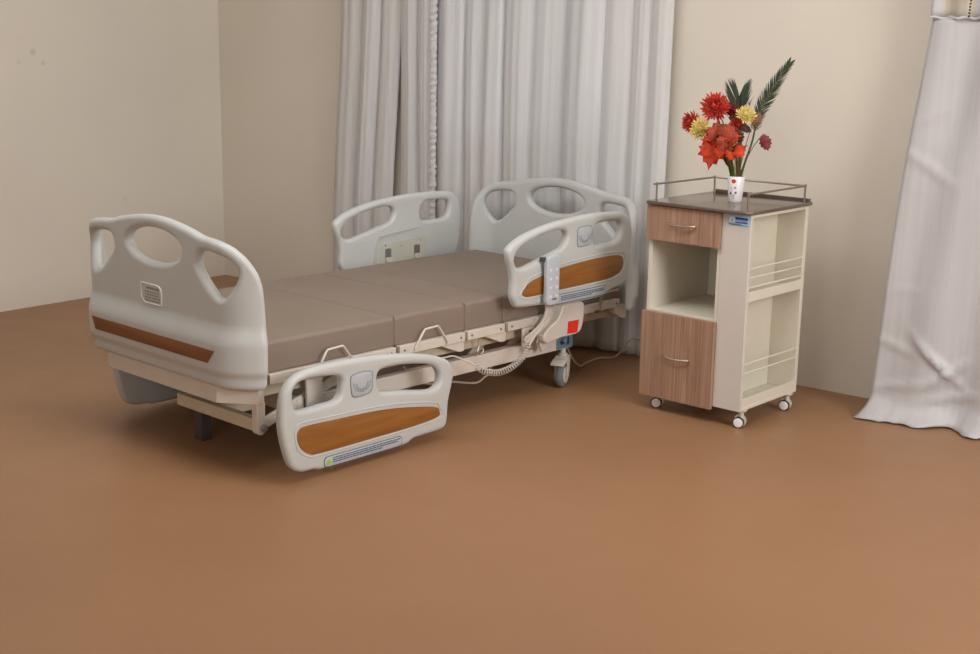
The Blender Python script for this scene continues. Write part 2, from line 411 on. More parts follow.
def right_curtain():
    # long white cloth from a netted top band, its hem spread over the floor
    bm = B(); G = []; n = 90; mz = 90
    for iz in range(mz+1):
        t = iz/mz; z = 1.585*(1-t)+.0*t
        row = []
        for ix in range(n+1):
            s = ix/n
            xl = 4.384-.075*t-.02*math.sin(pi*t)
            xr = 5.5+.05*t
            x = xl+(xr-xl)*s
            y = -.125-.075*t-.10*t*s
            # broad soft folds
            fold = .055*t*(.4+.6*t)*math.sin(s*9.5+1.2+.5*t)+.012*math.sin(s*31+3*t)
            fold += .02*noise.noise(Vector((x*5, z*2.2, 1.3)))
            # diagonal pull wrinkles
            for (cx, cz, ang, L, wd, am) in ((4.44, 1.22, .5, .10, .010, .008), (4.42, 1.03, -.5, .12, .010, .011), (4.47, .98, -.5, .08, .008, .008), (4.36, .52, .1, .12, .008, .006),
                                            (4.38, .30, -.3, .1, .01, .012), (4.55, .26, -.75, .11, .011, .03), (4.60, .22, .7, .09, .012, .028), (4.40, .14, .2, .14, .012, .014), (4.62, .12, .25, .12, .012, .016)):
                u = (x-cx)*math.cos(ang)+(z-cz)*math.sin(ang); w = -(x-cx)*math.sin(ang)+(z-cz)*math.cos(ang)
                fold += am*math.exp(-(u/L)**2-(w/wd)**2)
            y -= fold
            if z < .10:                                  # flares outward on to the floor
                k = (.10-z)/.10
                y -= .075*k*k*(1+.35*math.sin(s*40)+.3*noise.noise(Vector((s*14, 0, 4))))
                x -= .035*k*k*(1-s*2.2 if s < .45 else 0)
            zz = max(z, .004)+.006*abs(math.sin(s*48+noise.noise(Vector((s*9, 1, 1)))*4))*smooth(.1, 0, z)
            row.append(bm.verts.new((x, y, zz)))
        G.append(row)
    for a, b in zip(G, G[1:]):
        for k in range(n): bm.faces.new([a[k], a[k+1], b[k+1], b[k]])
    root = empty('curtain', (0, 0, 0), 0, 'white satin curtain trailing its hem on the floor at the right, beyond the cabinet', 'curtain')
    o = finish('drape', bm, 'curtain_satin', root, sharp=80)
    s = o.modifiers.new('cloth', 'SOLIDIFY'); s.thickness = .0015
    # cream net band on top with a white border and a dark beaded line
    bm = B(); G = []
    for iz in range(31):
        z = 1.585+iz/30*1.0; row = []
        for ix in range(81):
            x = 4.375+1.1*ix/80; y = -.122-.012*math.sin(ix*.8+1.2)-.004*noise.noise(Vector((x*8, z*3, 0)))
            row.append(bm.verts.new((x, y, z)))
        G.append(row)
    for a, b in zip(G, G[1:]):
        for k in range(80):
            f = bm.faces.new([a[k], a[k+1], b[k+1], b[k]])
            x = a[k].co.x; f.material_index = 1 if (x < 4.412 or x > 4.53) else 0
    o = finish('top_band', bm, None, root, sharp=80, mats=['net', 'curtain_satin']); s = o.modifiers.new('cloth', 'SOLIDIFY'); s.thickness = .0015
    o['label'] = 'cream net band with a white border'
    bm = B()
    for i in range(70):
        z = 1.592+i*.0115; bmesh.ops.create_icosphere(bm, subdivisions=1, radius=.0045, matrix=Matrix.Translation((4.526+.004*math.sin(i*.1), -.142, z)))
    o = finish('beaded_line', bm, 'dark', root); o['label'] = 'dark dotted line'; o['kind'] = 'stuff'
    bm = B(); pts = [(4.378+1.1*k/60, -.137-.012*math.sin(k*1.07+1.2), 1.586+.004*math.sin(k*1.9)) for k in range(61)]
    tube(bm, pts, .006, 6); finish('seam', bm, 'curtain_satin', root)
right_curtain()

# ------------------------------------------------------------------ hospital bed
BED_O = (3.0333, -2.3249, 0); BED_R = 1.49906
bed = empty('hospital_bed', BED_O, BED_R, 'adjustable hospital bed in pale plastic and cream steel with wooden inlays, before the curtains', 'bed')
T0, R0, TH = .374, .15, .042
HALF = [(0, .863), (.07, .860), (.14, .851), (.21, .839), (.28, .823), (.35, .817), (.42, .805), (.475, .777), (.517, .735), (.543, .685), (.552, .62), (.557, .52), (.556, .40), (.555, .332)]
HOLE = [(.272, .768), (.258, .738), (.264, .712), (.290, .685), (.318, .660), (.354, .634), (.392, .624), (.422, .642), (.455, .688), (.460, .728), (.430, .757), (.385, .768), (.32, .775)]
def end_board(name, xo, sg, dz, yc):
    """xo: outer face plane; sg=+1 wings curve towards +x; curved plan board built from its unrolled outline"""
    top = cr([(-s, z) for s, z in HALF[::-1]]+HALF[1:], 5, closed=False)
    out = top+[(.545, .318), (-.545, .318)]
    ell = [(.167*math.cos(a), .759+.061*math.sin(a)) for a in [2*pi*k/56 for k in range(56)]]
    h = cr(HOLE, 4)
    holes = [ell, h, [(-u, v) for u, v in h]]
    cuts = [(0, [s*.02 for s in range(-28, 29)]), (1, [.340+.016*k for k in range(32)])]
    bm = sheet(out, holes, TH, .019, cuts, 4)
    def place(u, v, w, off=0):
        n = TH/2-w                               # 0 at outer face .. TH at the inner face
        if w > 0:                                # outer relief: lower half bulges out, bottom lip tucks in
            n -= (.022-.008*smooth(.36, .48, abs(u)))*smooth(.545, .465, v)*smooth(.0, .4, w/(TH/2)+.2)-.012*smooth(.385, .355, v)
        n -= off
        a = abs(u); sgn = 1 if u > 0 else -1
        if a < T0: x, y = n, u
        else:
            th = (a-T0)/R0; x = R0-(R0-n)*math.cos(th); y = sgn*(T0+(R0-n)*math.sin(th))
        return (xo+sg*x, yc+y, v+dz)
    remap(bm, place)
    root = finish(name, bm, 'plastic', bed, sharp=42)
    # brown laminate band near the foot of the outer face
    band = [(-.380, .451), (.385, .451), (.362, .404), (-.342, .404)]
    bm = sheet(band, [], .004, .001, [(0, [s*.02 for s in range(-28, 29)])], 1)
    remap(bm, lambda u, v, w: place(u, v, TH/2+.0001, off=w+.001))
    w_ = finish('accent_strip', bm, 'accent_brown', root); w_['label'] = 'brown laminate strip'
    # maker's plate: ring with two sharp and two round corners, lines of fine print
    cx, cz = .014, .584; W, Hh = .066, .036
    ring = []
    for (sx, sz, rr) in ((1, 1, .006), (-1, 1, .030), (-1, -1, .006), (1, -1, .030)):
        ccx, ccz = cx+sx*(W-rr), cz+sz*(Hh-rr); a0 = {(1, 1): 0, (-1, 1): 90, (-1, -1): 180, (1, -1): 270}[(sx, sz)]
        for k in range(7):
            a = math.radians(a0+15*k); ring.append((ccx+rr*math.cos(a), ccz+rr*math.sin(a)))
    # seen from outside, u runs to the left
    sc_ = lambda k: [((u-cx)*k+cx, (v-cz)*k+cz) for u, v in ring]
    bm = sheet(ring, [sc_(.90)], .006, .002, [], 2)
    remap(bm, lambda u, v, w: place(u, v, TH/2+.0001, off=w+.001)); lp = finish('name_plate', bm, 'ceramic', root); lp['label'] = 'silver-edged name plate'
    bm = sheet(sc_(.90), [], .003, .0005, [], 1)
    remap(bm, lambda u, v, w: place(u, v, TH/2+.0001, off=w+.0002)); finish('plate_face', bm, 'plate', lp)
    bm = B(); rr = random.Random(4)
    for k, v in enumerate((.600, .588, .578, .568, .558)):
        u = cx+.040-(.010 if k == 0 else 0)
        while u > cx-.042:
            w = rr.uniform(.006, .014); h_ = .0075 if k == 0 else .004
            prism(bm, [(u, v), (u-w, v), (u-w, v+h_), (u, v+h_)], lambda a, b, c: place(a, b, TH/2+.0001, off=c), .0015, .0024); u -= w+.003
    o = finish('print', bm, 'dialink', lp); o['kind'] = 'stuff'
    return root, place
fb, fplace = end_board('footboard', -.165, 1, 0, .449)
hb, hplace = end_board('headboard', 2.044, -1, -.018, .442)

# side rails
RAIL_LOW = [(-0.084, 0.19), (-0.083, 0.253), (-0.071, 0.313), (-0.037, 0.351), (0.018, 0.373), (0.131, 0.38), (0.309, 0.375), (0.458, 0.361), (0.588, 0.339), (0.683, 0.313), (0.739, 0.283), (0.756, 0.244), (0.747, 0.195), (0.729, 0.137), (0.721, 0.068), (0.695, 0.041), (0.59, 0.037), (0.537, 0.034), (0.491, 0.014), (0.307, 0.011), (0.126, 0.012), (0.086, 0.020), (0.057, 0.034), (0.001, 0.038), (-0.044, 0.062), (-0.07, 0.124)]
LH1 = [(-0.005, 0.3), (0.012, 0.333), (0.062, 0.343), (0.130, 0.340), (0.189, 0.332), (0.21, 0.315), (0.208, 0.285), (0.2, 0.26), (0.176, 0.244), (0.12, 0.242), (0.072, 0.240), (0.016, 0.242), (-0.001, 0.259)]
LH2 = [(0.376, 0.303), (0.407, 0.319), (0.497, 0.317), (0.588, 0.304), (0.655, 0.285), (0.686, 0.247), (0.677, 0.208), (0.63, 0.197), (0.51, 0.218), (0.407, 0.233), (0.378, 0.255)]
LW = [(0.005, 0.152), (0.015, 0.178), (0.048, 0.185), (0.187, 0.181), (0.37, 0.173), (0.51, 0.157), (0.657, 0.129), (0.681, 0.106), (0.672, 0.088), (0.564, 0.078), (0.307, 0.075), (0.104, 0.075), (0.058, 0.082), (0.019, 0.112)]
LL = [(0.127, 0.054), (0.300, .056), (0.478, 0.054), (0.490, 0.042), (0.488, 0.026), (0.472, 0.018), (.30, .016), (0.136, 0.017), (0.122, 0.028), (0.120, 0.044)]
LD = [(0.242, 0.316), (0.262, 0.327), (.30, .330), (0.338, 0.325), (0.348, 0.312), (0.346, 0.266), (0.332, 0.246), (.29, .240), (0.256, 0.244), (0.246, 0.262)]
UO = [(1.051, 0.671), (1.076, 0.693), (1.143, 0.721), (1.27, 0.748), (1.417, 0.763), (1.60, 0.771), (1.789, 0.763), (1.850, 0.738), (1.876, 0.693), (1.877, 0.609), (1.872, 0.534), (1.854, 0.47), (1.81, 0.440), (1.735, 0.428), (1.685, 0.409), (1.52, 0.406), (1.371, 0.408), (1.292, 0.424), (1.129, 0.434), (1.097, 0.451), (1.081, 0.488), (1.083, 0.54), (1.070, 0.592), (1.054, 0.636)]
UH1 = [(1.115, 0.632), (1.145, 0.672), (1.234, 0.702), (1.30, .716), (1.364, 0.723), (1.420, 0.717), (1.437, 0.690), (1.412, 0.652), (1.35, .634), (1.275, 0.616), (1.173, 0.594), (1.128, 0.603)]
UH2 = [(1.610, 0.704), (1.636, 0.726), (1.71, .729), (1.777, 0.724), (1.799, 0.703), (1.790, 0.655), (1.758, 0.637), (1.70, .635), (1.635, 0.636), (1.608, 0.655)]
UW = [(1.160, 0.497), (1.199, 0.53), (1.28, .550), (1.371, 0.565), (1.47, .574), (1.58, 0.580), (1.70, .582), (1.790, 0.576), (1.816, 0.55), (1.800, 0.508), (1.732, 0.486), (1.62, .481), (1.514, 0.479), (1.375, 0.477), (1.216, 0.473), (1.169, 0.480)]
UL = [(1.370, 0.457), (1.53, .459), (1.69, 0.455), (1.702, 0.443), (1.697, 0.424), (1.68, .418), (1.53, .417), (1.372, 0.418), (1.362, 0.43), (1.36, 0.446)]
UD = [(1.495, 0.716), (1.52, .726), (1.575, 0.726), (1.592, 0.710), (1.590, 0.658), (1.572, 0.644), (1.51, 0.641), (1.496, 0.656)]
def side_rail(name, O_, H1, H2, Wd, Lb, D, yo, sg, label, latches=False):
    """yo: outer face plane; outer normal is -sg along y"""
    TR = .042
    def pl(off): return lambda u, v, w: (u, yo+sg*(TR/2+off)-sg*w, v)
    root = finish(name, (lambda b: (remap(b, pl(0)), b)[1])(sheet(cr(O_, 4), [cr(H1, 4), cr(H2, 4)], TR, .017, [], 4)), 'plastic', bed, sharp=42)
    root['label'] = label
    face = lambda th: (lambda u, v, w: (u, yo-sg*(w+th), v))
    bm = sheet(cr(Wd, 4), [], .004, .0015, [], 2); remap(bm, face(0)); w_ = finish('wood_inlay', bm, 'accent', root); w_['label'] = 'orange-brown wood inlay'
    # raised ridge above the inlay
    cxm = sum(p[0] for p in Wd)/len(Wd); czm = sum(p[1] for p in Wd)/len(Wd)
    bm = B(); k = [(cxm+(u-cxm)*1.035, v+(.014 if v > czm else -.006)) for u, v in cr(Wd, 4)]
    tube(bm, [(u, yo, v) for u, v in k]+[(k[0][0], yo, k[0][1])], .0028, 6); finish('ridge', bm, 'plastic', root)
    bx_ = [p[0] for p in Lb]; bz_ = [p[1] for p in Lb]
    lab = rrect(min(bx_), min(bz_), max(bx_), max(bz_), .017, 5)
    bm = sheet(lab, [], .003, .0008, [], 1); remap(bm, face(0)); lo = finish('warning_label', bm, 'ink', root); lo['label'] = 'silver warning label with small print'
    cx_ = sum(p[0] for p in lab)/len(lab); cz_ = sum(p[1] for p in lab)/len(lab)
    bm = sheet([(cx_+(u-cx_)*.985, cz_+(v-cz_)*.86) for u, v in lab], [], .003, .0006, [], 1); remap(bm, face(.0006)); finish('label_face', bm, 'label', lo)
    x0 = min(p[0] for p in lab); x1 = max(p[0] for p in lab); zc = cz_
    bm = B(); rr = random.Random(3)
    for r_, v in enumerate((zc+.008, zc+.0005, zc-.007)):
        u = x0+.040; end = x1-(.025 if r_ < 2 else .11)
        while u < end:
            w = rr.uniform(.006, .02)
            prism(bm, [(u, v), (u+w, v), (u+w, v+.0042), (u, v+.0042)], face(0), .0018, .0029); u += w+.003
    o = finish('fine_print', bm, 'ink', lo); o['kind'] = 'stuff'
    bm = B(); prism(bm, [(x0+.010, zc-.010), (x0+.034, zc-.010), (x0+.022, zc+.011)], face(0), .0018, .003); finish('warning_triangle', bm, 'yellowgreen', lo)
    # angle indicator
    D_ = cr(D, 3); dx = sum(p[0] for p in D_)/len(D_); dv = sum(p[1] for p in D_)/len(D_)
    bm = sheet(D_, [], .003, .0008, [], 1); remap(bm, face(0)); do = finish('angle_dial', bm, 'dialink', root); do['label'] = 'grey shield-shaped angle dial'
    bm = sheet([(dx+(u-dx)*.93, dv+(v-dv)*.93) for u, v in D_], [], .003, .0006, [], 1); remap(bm, face(.0007)); finish('dial_face', bm, 'dial', do)
    bm = B()
    for k in range(15):
        a = math.radians(190+160*k/14); r1, r2 = .024, .031+(.004 if k % 2 == 0 else 0)
        c_, s_ = math.cos(a), math.sin(a); q = .0011
        prism(bm, [(dx+c_*r1-s_*q, dv+.006+s_*r1+c_*q), (dx+c_*r2-s_*q, dv+.006+s_*r2+c_*q), (dx+c_*r2+s_*q, dv+.006+s_*r2-c_*q), (dx+c_*r1+s_*q, dv+.006+s_*r1-c_*q)], face(0), .002, .0031)
    arc = [(dx+.041*math.cos(math.radians(180+9*k)), dv+.008+.036*math.sin(math.radians(180+9*k))) for k in range(21)]
    tube(bm, [(u, yo-sg*.0024, v) for u, v in arc], .0011, 5)
    o = finish('tick_marks', bm, 'dialink', do); o['kind'] = 'stuff'
    if latches:                                   # inner face: mount plate with two latches
        yi = yo+sg*TR
        fi = lambda u, v, w: (u, yi+sg*w, v)
        bm = B(); prism(bm, [(1.335, .40), (1.375, .535), (1.66, .555), (1.66, .40)], fi, -.002, .003); pt = finish('mount_plate', bm, 'plate', root)
        bm = B(); bar(bm, (1.305, yi+sg*.004, .43), (1.355, yi+sg*.004, .575), .006, .006, (0, 1, 0)); bar(bm, (1.355, yi+sg*.004, .575), (1.62, yi+sg*.004, .60), .005, .004, (0, 1, 0)); finish('ridge', bm, 'plastic', root)
        for u in (1.415, 1.60):
            bm = B(); prism(bm, rrect(u-.018, .455, u+.018, .515, .005, 3), fi, .003, .006)
            for k in range(5): prism(bm, [(u-.014, .478+k*.007), (u+.014, .478+k*.007), (u+.014, .480+k*.007), (u-.014, .480+k*.007)], fi, .006, .008)
            lt = finish('latch', bm, 'motor', pt)
            bm = B(); prism(bm, rrect(u-.018, .452, u+.018, .474, .006, 3), fi, .004, .016); finish('latch_button', bm, 'hubcap', lt)
        for u, v in ((1.40, .530), (1.50, .520), (1.625, .535)):
            bm = B(); lathe(bm, [(.005, 0), (.005, .003), (0, .003)], (u, yi+sg*.003, v), 'y', 10); finish('screw', bm, 'darkmetal', pt)
    return root
mirl = lambda L: L
RAIL_LOW = [(u+.022*(1-(u+.084)/.84)+.006-.020, max(.020, v-.010*smooth(.10, .0, v)*smooth(.2, .0, u))) if v < .1 else (u+.022*(1-(u+.084)/.84)-.014, v+.009*smooth(.05, .2, v)) for u, v in RAIL_LOW]
sl = lambda Q: [(u-.020, v+.009) for u, v in Q]
r1 = side_rail('side_rail', RAIL_LOW, sl(LH1), sl(LH2), sl(LW), sl(LL), sl(LD), -.145, 1, 'lowered near foot-end guard rail')
UO = [(u+.030*(1-(u-1.05)/.83), v) for u, v in UO]
r2 = side_rail('side_rail', UO, UH1, UH2, UW, UL, UD, -.105, 1, 'raised near head-end guard rail')
s3 = lambda Q: [(u+.024, v-.013) for u, v in Q]
r3 = side_rail('side_rail', s3(UO), s3(UH1), s3(UH2), s3(UW), s3(UL), s3(UD), 1.000, -1, 'raised far head-end guard rail', latches=True)
sh = lambda Q: [(u+.045, v) for u, v in Q]
r4 = side_rail('side_rail', sh(RAIL_LOW), sh(LH1), sh(LH2), sh(LW), sh(LL), sh(LD), .990, -1, 'lowered far foot-end guard rail')
r3.scale = (1, 1, 1)
bm = B(); lathe(bm, [(.006, -.003), (.007, .004), (0, .007)], (.15, -.125, .012), 'z', 10); finish('foot_stud', bm, 'chrome', r1)

# deck: four hinged steel sections
SEC = [('calf', -.02, .565), ('thigh', .585, .935), ('seat', .950, 1.165), ('back', 1.185, 1.925)]
for n_, a, b in SEC:
    bm = B()
    box(bm, (a, -.012, .318), (b, .018, .354)); box(bm, (a, .882, .318), (b, .912, .354))
    box(bm, (a+.01, .018, .338), (b-.01, .882, .350))
    k = max(2, int((b-a)/.2))
    for i in range(k): xx = a+.03+(b-a-.09)*i/(k-1); box(bm, (xx, .018, .315), (xx+.03, .882, .338))
    d = finish('deck_section', bm, 'steel', bed, bevel=.002)
    for xx in (a+.022 if a > 0 else .52, b-.025):
        bm = B(); lathe(bm, [(.0045, 0), (.0045, -.003), (.002, -.004), (0, -.004)], (xx, -.012, .336), 'y', 10); finish('bolt', bm, 'motor', d); bm = B()
    bm.free()
for (x0, dx) in ((.905, .028), (1.150, .028), (.555, .02)):
    bm = B(); zb = .278 if dx > .025 else .30
    prism(bm, [(x0-.10, .318), (x0, zb), (x0+dx, zb), (x0+dx, .318)] if dx > .025 else [(x0, zb), (x0+dx, zb), (x0+dx, .318), (x0, .318)], XZ, -.006, .016)
    finish('hinge_bracket', bm, 'steel', bed, bevel=.002)
# wire mattress retainers
for (a, b, c, d_) in ((.186, .226, .303, .352), (.658, .704, .779, .829)):
    for yy in (-.018, .918):
        bm = B(); P = [(a, yy, .328), (a, yy, .338), (b-.003, yy, .395), (b+.004, yy, .402), (c-.004, yy, .405), (c+.003, yy, .399), (d_, yy, .338), (d_, yy, .326)]
        tube(bm, P, .0042, 8); finish('mattress_retainer', bm, 'hubcap' if False else 'steel', bed)
# main frame
bm = B()
for y0 in (.035, .830): box(bm, (-.05, y0, .268), (1.95, y0+.035, .312))
for x0 in (.56, 1.17): box(bm, (x0, .07, .268), (x0+.035, .83, .308))
finish('main_frame', bm, 'steel_dim', bed, bevel=.002)
def corner_beam(x_out, x_mid, x_in, ylo, yhi):
    return [(x_out, .45-ylo), (x_out, .45+ylo), (x_mid, .45+yhi), (x_in, .45+yhi), (x_in, .45-yhi), (x_mid, .45-yhi)]
bm = B(); prism(bm, corner_beam(-.154, -.068, -.045, .340, .462), XY, .256, .317); finish('end_beam', bm, 'steel', bed, bevel=.003)
bm = B(); prism(bm, corner_beam(2.03, 1.985, 1.90, .30, .455), XY, .312, .318)
prism(bm, [(1.90, .29), (1.93, .27), (1.96, .256), (1.985, .256), (1.985, .316), (1.90, .316)], XZ, -.008, .03)
prism(bm, [(1.90, .29), (1.93, .27), (1.96, .256), (1.985, .256), (1.985, .316), (1.90, .316)], XZ, .87, .908)
box(bm, (1.955, .03, .256), (1.985, .87, .316)); finish('end_beam', bm, 'steel', bed, bevel=.003)
# foot-end link plates, crossbar and lift arms
for yy in (-.008,):
    bm = B(); prism(bm, [(-.075, .262), (-.040, .262), (-.040, .17)]+[(-.0575+.0175*math.cos(a), .165+.0175*math.sin(a)) for a in [-pi*k/8 for k in range(0, 9)]], XZ, yy, yy+.03)
    o = finish('link_plate', bm, 'steel', bed, bevel=.002)
    bm = B(); lathe(bm, [(.013, 0), (.014, -.010), (.009, -.014), (0, -.014)], (-.05, yy+(.001 if yy < .5 else .029), .172), 'y', 20)
    finish('pivot_bolt', bm, 'motor', o)
bm = B(); bar(bm, (-.058, .02, .182), (-.058, .47, .182), .03, .044); finish('cross_bar', bm, 'steel_dim', bed, bevel=.002)
for yy in (.03, .46):
    bm = B(); bar(bm, (-.05, yy, .165), (.34, yy, .285), .012, .04); finish('lift_arm', bm, 'steel', bed, bevel=.002)
for yy in (.20, .40):
    bm = B(); prism(bm, [(-.05, .262), (-.05, .20), (.0, .17), (.06, .17), (.10, .262)], XZ, yy, yy+.035); finish('gusset', bm, 'steel_dim', bed, bevel=.002)
for (x0, x1) in ((1.13, 1.02), (1.36, 1.25)):
    for yy in (.14, .76):
        bm = B(); bar(bm, (x0+.1, yy, .285), (x1+.1, yy, .19), .045, .010, (0, 1, 0)); finish('lift_arm', bm, 'steel', bed, bevel=.002)
# base frame with casters
bm = B()
for y0 in (.02, .84): box(bm, (.12, y0, .174), (1.64, y0+.04, .236))
for x0 in (.12, 1.60): box(bm, (x0, .06, .174), (x0+.04, .84, .236))
base = finish('base_frame', bm, 'steel', bed, bevel=.003)
for (x0, x1, w0, w1) in ((1.530, 1.638, .178, .236), (.150, .192, .178, .234)):
    for yy in (.0185, .8815):
        bm = B(); box(bm, (x0, yy-.001, w0), (x1, yy+.001, w1)); k_ = (x1-x0)/.108; prism(bm, [(x0+.02*k_, w0+.03), (x0+.05*k_, w0+.05), (x0+.04*k_, w0+.034), (x0+.06*k_, w0+.02), (x0+.03*k_, w0+.016)], XZ, yy-.0016, yy+.0016, 1)
        prism(bm, [(x0+.07*k_, w0+.012), (x0+.085*k_, w0+.012), (x0+.085*k_, w0+.045), (x0+.078*k_, w0+.05), (x0+.07*k_, w0+.04)], XZ, yy-.0016, yy+.0016, 1)
        finish('corner_decal', bm, None, base, mats=['blue', 'vasedark'])
def bed_caster(x, y, name='caster'):
    c = bpy.data.objects.new(name, None); COL.objects.link(c); c.parent = bed; c.location = (x, y, 0)
    R_ = .058
    prof = [(.012, -.017), (.040, -.017), (R_-.010, -.0155), (R_-.003, -.012), (R_, -.006), (R_, .006), (R_-.003, .012), (R_-.010, .0155), (.040, .017), (.012, .017)]
    bm = B(); lathe(bm, prof, (0, 0, R_), 'y', 40); w = finish('wheel', bm, 'wheel', c)
    for s in (-1, 1):
        bm = B(); lathe(bm, [(.040, s*.016), (.039, s*.021), (.030, s*.023), (.028, s*.021), (.014, s*.021), (.012, s*.026), (0, s*.027)], (0, 0, R_), 'y', 32); finish('hub_cover', bm, 'hubcap', w)
    bm = B()
    for s in (-1, 1):
        prism(bm, [(-.016, .045), (.016, .045), (.034, .128), (-.020, .128)], XZ, s*.024, s*.029)
    prism(bm, rrect(-.022, -.029, .036, .029, .008, 3), XY, .126, .140)
    finish('fork', bm, 'hubcap', c, bevel=.002)
    bm = B(); lathe(bm, [(.02, .138), (.02, .15), (.013, .152), (.013, .176)], (0.008, 0, 0), 'z', 20); finish('swivel_stem', bm, 'steel', c)
    bm = B(); prism(bm, [(-.022, .122), (-.022, .134), (-.07, .128), (-.088, .118), (-.086, .112), (-.06, .116)], XZ, -.030, .030); finish('brake_pedal', bm, 'hubcap', c, bevel=.002)
    return c
for x, y, a in ((1.592, .035, 25), (1.592, .865, 0), (.20, .04, 0), (.27, .86, 12)): bed_caster(x, y).rotation_euler = (0, 0, math.radians(a))
bm = B()
box(bm, (.02, .46, 0), (.065, .505, .22)); finish('lift_column', bm, 'darkmetal', bed, bevel=.004)
# motor and linkage seen under the foot end
bm = B(); lathe(bm, [(0, -.10), (.034, -.10), (.036, -.09), (.036, .09), (.034, .10), (0, .10)], (.36, .13, .262), 'x', 24); mo = finish('motor', bm, 'motor', bed)
bm = B(); prism(bm, rrect(.30, .195, .42, .245, .01, 3), XZ, .10, .17); finish('gearbox', bm, 'hubcap', mo, bevel=.003)
bm = B(); tube(bm, [(.40, .18, .25), (.66, .20, .27), (1.05, .24, .275)], .014, 12); finish('push_rod', bm, 'chrome', mo)
bm = B(); prism(bm, [(.148, .176), (.212, .176), (.218, .318), (.144, .318)], XZ, -.004, .008); finish('upright_plate', bm, 'steel', bed, bevel=.002)
bm = B(); lathe(bm, [(0, -.08), (.030, -.08), (.032, .07), (0, .08)], (1.42, .3, .26), 'x', 20); finish('motor', bm, 'motor', bed)
bm = B(); box(bm, (.62, .30, .20), (.86, .46, .262)); finish('control_box', bm, 'motor', bed, bevel=.006)

# raised rail mount: hooked arms, housing with red sticker, bolt plate
H = [(1.488, .398), (1.595, .392), (1.612, .375), (1.612, .319), (1.596, .272), (1.560, .256), (1.468, .256), (1.371, .245), (1.350, .280), (1.394, .314), (1.442, .340), (1.463, .372)]
bm = B(); prism(bm, [tuple(p) for p in cr(H, 2)], XZ, -.062, -.012); hs = finish('rail_mount', bm, 'steel', bed, bevel=.006)
bm = B(); prism(bm, [(1.501, .268), (1.567, .264), (1.576, .318), (1.506, .320)], XZ, -.064, -.0618); o = finish('red_sticker', bm, 'red', hs); o['label'] = 'red square sticker'
arm = [(1.38, .425), (1.43, .425), (1.425, .37), (1.39, .325), (1.33, .290), (1.26, .262), (1.25, .285), (1.31, .312), (1.36, .345), (1.38, .385)]
bm = B(); prism(bm, [tuple(p) for p in cr(arm, 3)], XZ, -.050, -.038); finish('rail_arm', bm, 'steel', bed, bevel=.003)
bm = B(); prism(bm, [(1.265, .245), (1.34, .245), (1.34, .318), (1.265, .318)], XZ, -.020, -.013)
prism(bm, [(1.375, .205), (1.40, .215), (1.405, .30), (1.37, .30), (1.36, .24)], XZ, -.034, -.022)
bp_ = finish('bolt_plate', bm, 'steel', bed, bevel=.002)
for u, v, y_ in ((1.312, .300, -.020), (1.385, .258, -.034)):
    bm = B(); lathe(bm, [(.009, 0), (.009, -.006), (.005, -.008), (0, -.008)], (u, y_, v), 'y', 14); finish('bolt', bm, 'darkmetal', bp_)
bm = B(); tube(bm, cr([(1.335, -.03, .262), (1.30, -.035, .25), (1.29, -.035, .232), (1.33, -.035, .24), (1.35, -.03, .262)], 5, closed=False), .005, 8); finish('release_lever', bm, 'metal', bed)
for (u) in (1.02,):
    bm = B(); tube(bm, cr([(u, -.002, .31), (u, -.004, .28), (u-.01, -.006, .262), (u+.004, -.006, .248), (u+.022, -.006, .256), (u+.024, -.004, .272)], 5, closed=False), .0035, 8); finish('hook', bm, 'chrome', bed)
bm = B(); tube(bm, [(1.735, -.055, .43), (1.735, -.05, .335), (1.745, -.02, .32)], .007, 8); tube(bm, [(1.62, -.055, .41), (1.85, -.055, .41)], .006, 8); finish('rail_pin', bm, 'metal', bed)

# ------------------------------------------------------------------ mattress (lies on the bed)
def mattress():
    bm = B(); segs = [-.09, .574, .950, 1.170, 1.935]; y0, y1, zb, zt, r = .006, .895, .3545, .466, .014
    prof = []
    for cy, cz, a0 in ((y1-r, zt-r, 0), (y0+r, zt-r, 90), (y0+.006, zb+.006, 180), (y1-.006, zb+.006, 270)):
        rr = r if cz > .4 else .006
        for k in range(6): a = math.radians(a0+18*k); prof.append((cy+rr*math.cos(a), cz+rr*math.sin(a)))
    P = []
    for i, (y, z) in enumerate(prof):
        y2, z2 = prof[(i+1) % len(prof)]; n = 22 if abs(y2-y) > .3 else 1
        for k in range(n): P.append((y+(y2-y)*k/n, z+(z2-z)*k/n))
    rings = []; xs = []
    for i in range(len(segs)-1):
        a, b = segs[i], segs[i+1]
        for d, sh in ((0, .006), (.002, .0025), (.006, .0005), (.014, 0)): xs.append((a+d, sh, i))
        m_ = max(3, int((b-a)/.06))
        for k in range(1, m_): xs.append((a+.014+(b-a-.028)*k/m_, 0, i))
        for d, sh in ((.014, 0), (.006, .0005), (.002, .0025), (0, .006)): xs.append((b-d, sh, i))
    last = None
    for x, sh, i in xs:
        row = []
        for y, z in P:
            cy, cz = (y0+y1)/2, (zb+zt)/2
            k = sh
            yy = y-math.copysign(k, y-cy) if abs(y-cy) > .42 else y
            zz = z-k if z > cz else z
            if z > cz: zz += .0025*noise.noise(Vector((x*3, y*3, .5)))-.001
            else: pass
            if z < cz+.03 and y < cy and y < .03: yy += .0
            row.append(bm.verts.new((x, yy, zz)))
        if last:
            for k in range(len(P)):
                bm.faces.new([last[k], last[(k+1) % len(P)], row[(k+1) % len(P)], row[k]])
        else: bm.faces.new(row)
        last = row
    bm.faces.new(last)
    bmesh.ops.remove_doubles(bm, verts=bm.verts, dist=1e-6)
    root = empty('mattress', BED_O, BED_R, 'taupe vinyl mattress in four jointed sections lying on the hospital bed', 'mattress')
    finish('cover', bm, 'mattress', root, sharp=50)
    bm = B()
    for x in segs[1:-1]: box(bm, (x-.0012, y0+.0025, zb+.004), (x+.0012, y1-.0025, zt-.0035))
    finish('joint_seam', bm, 'seam', root)
    return root
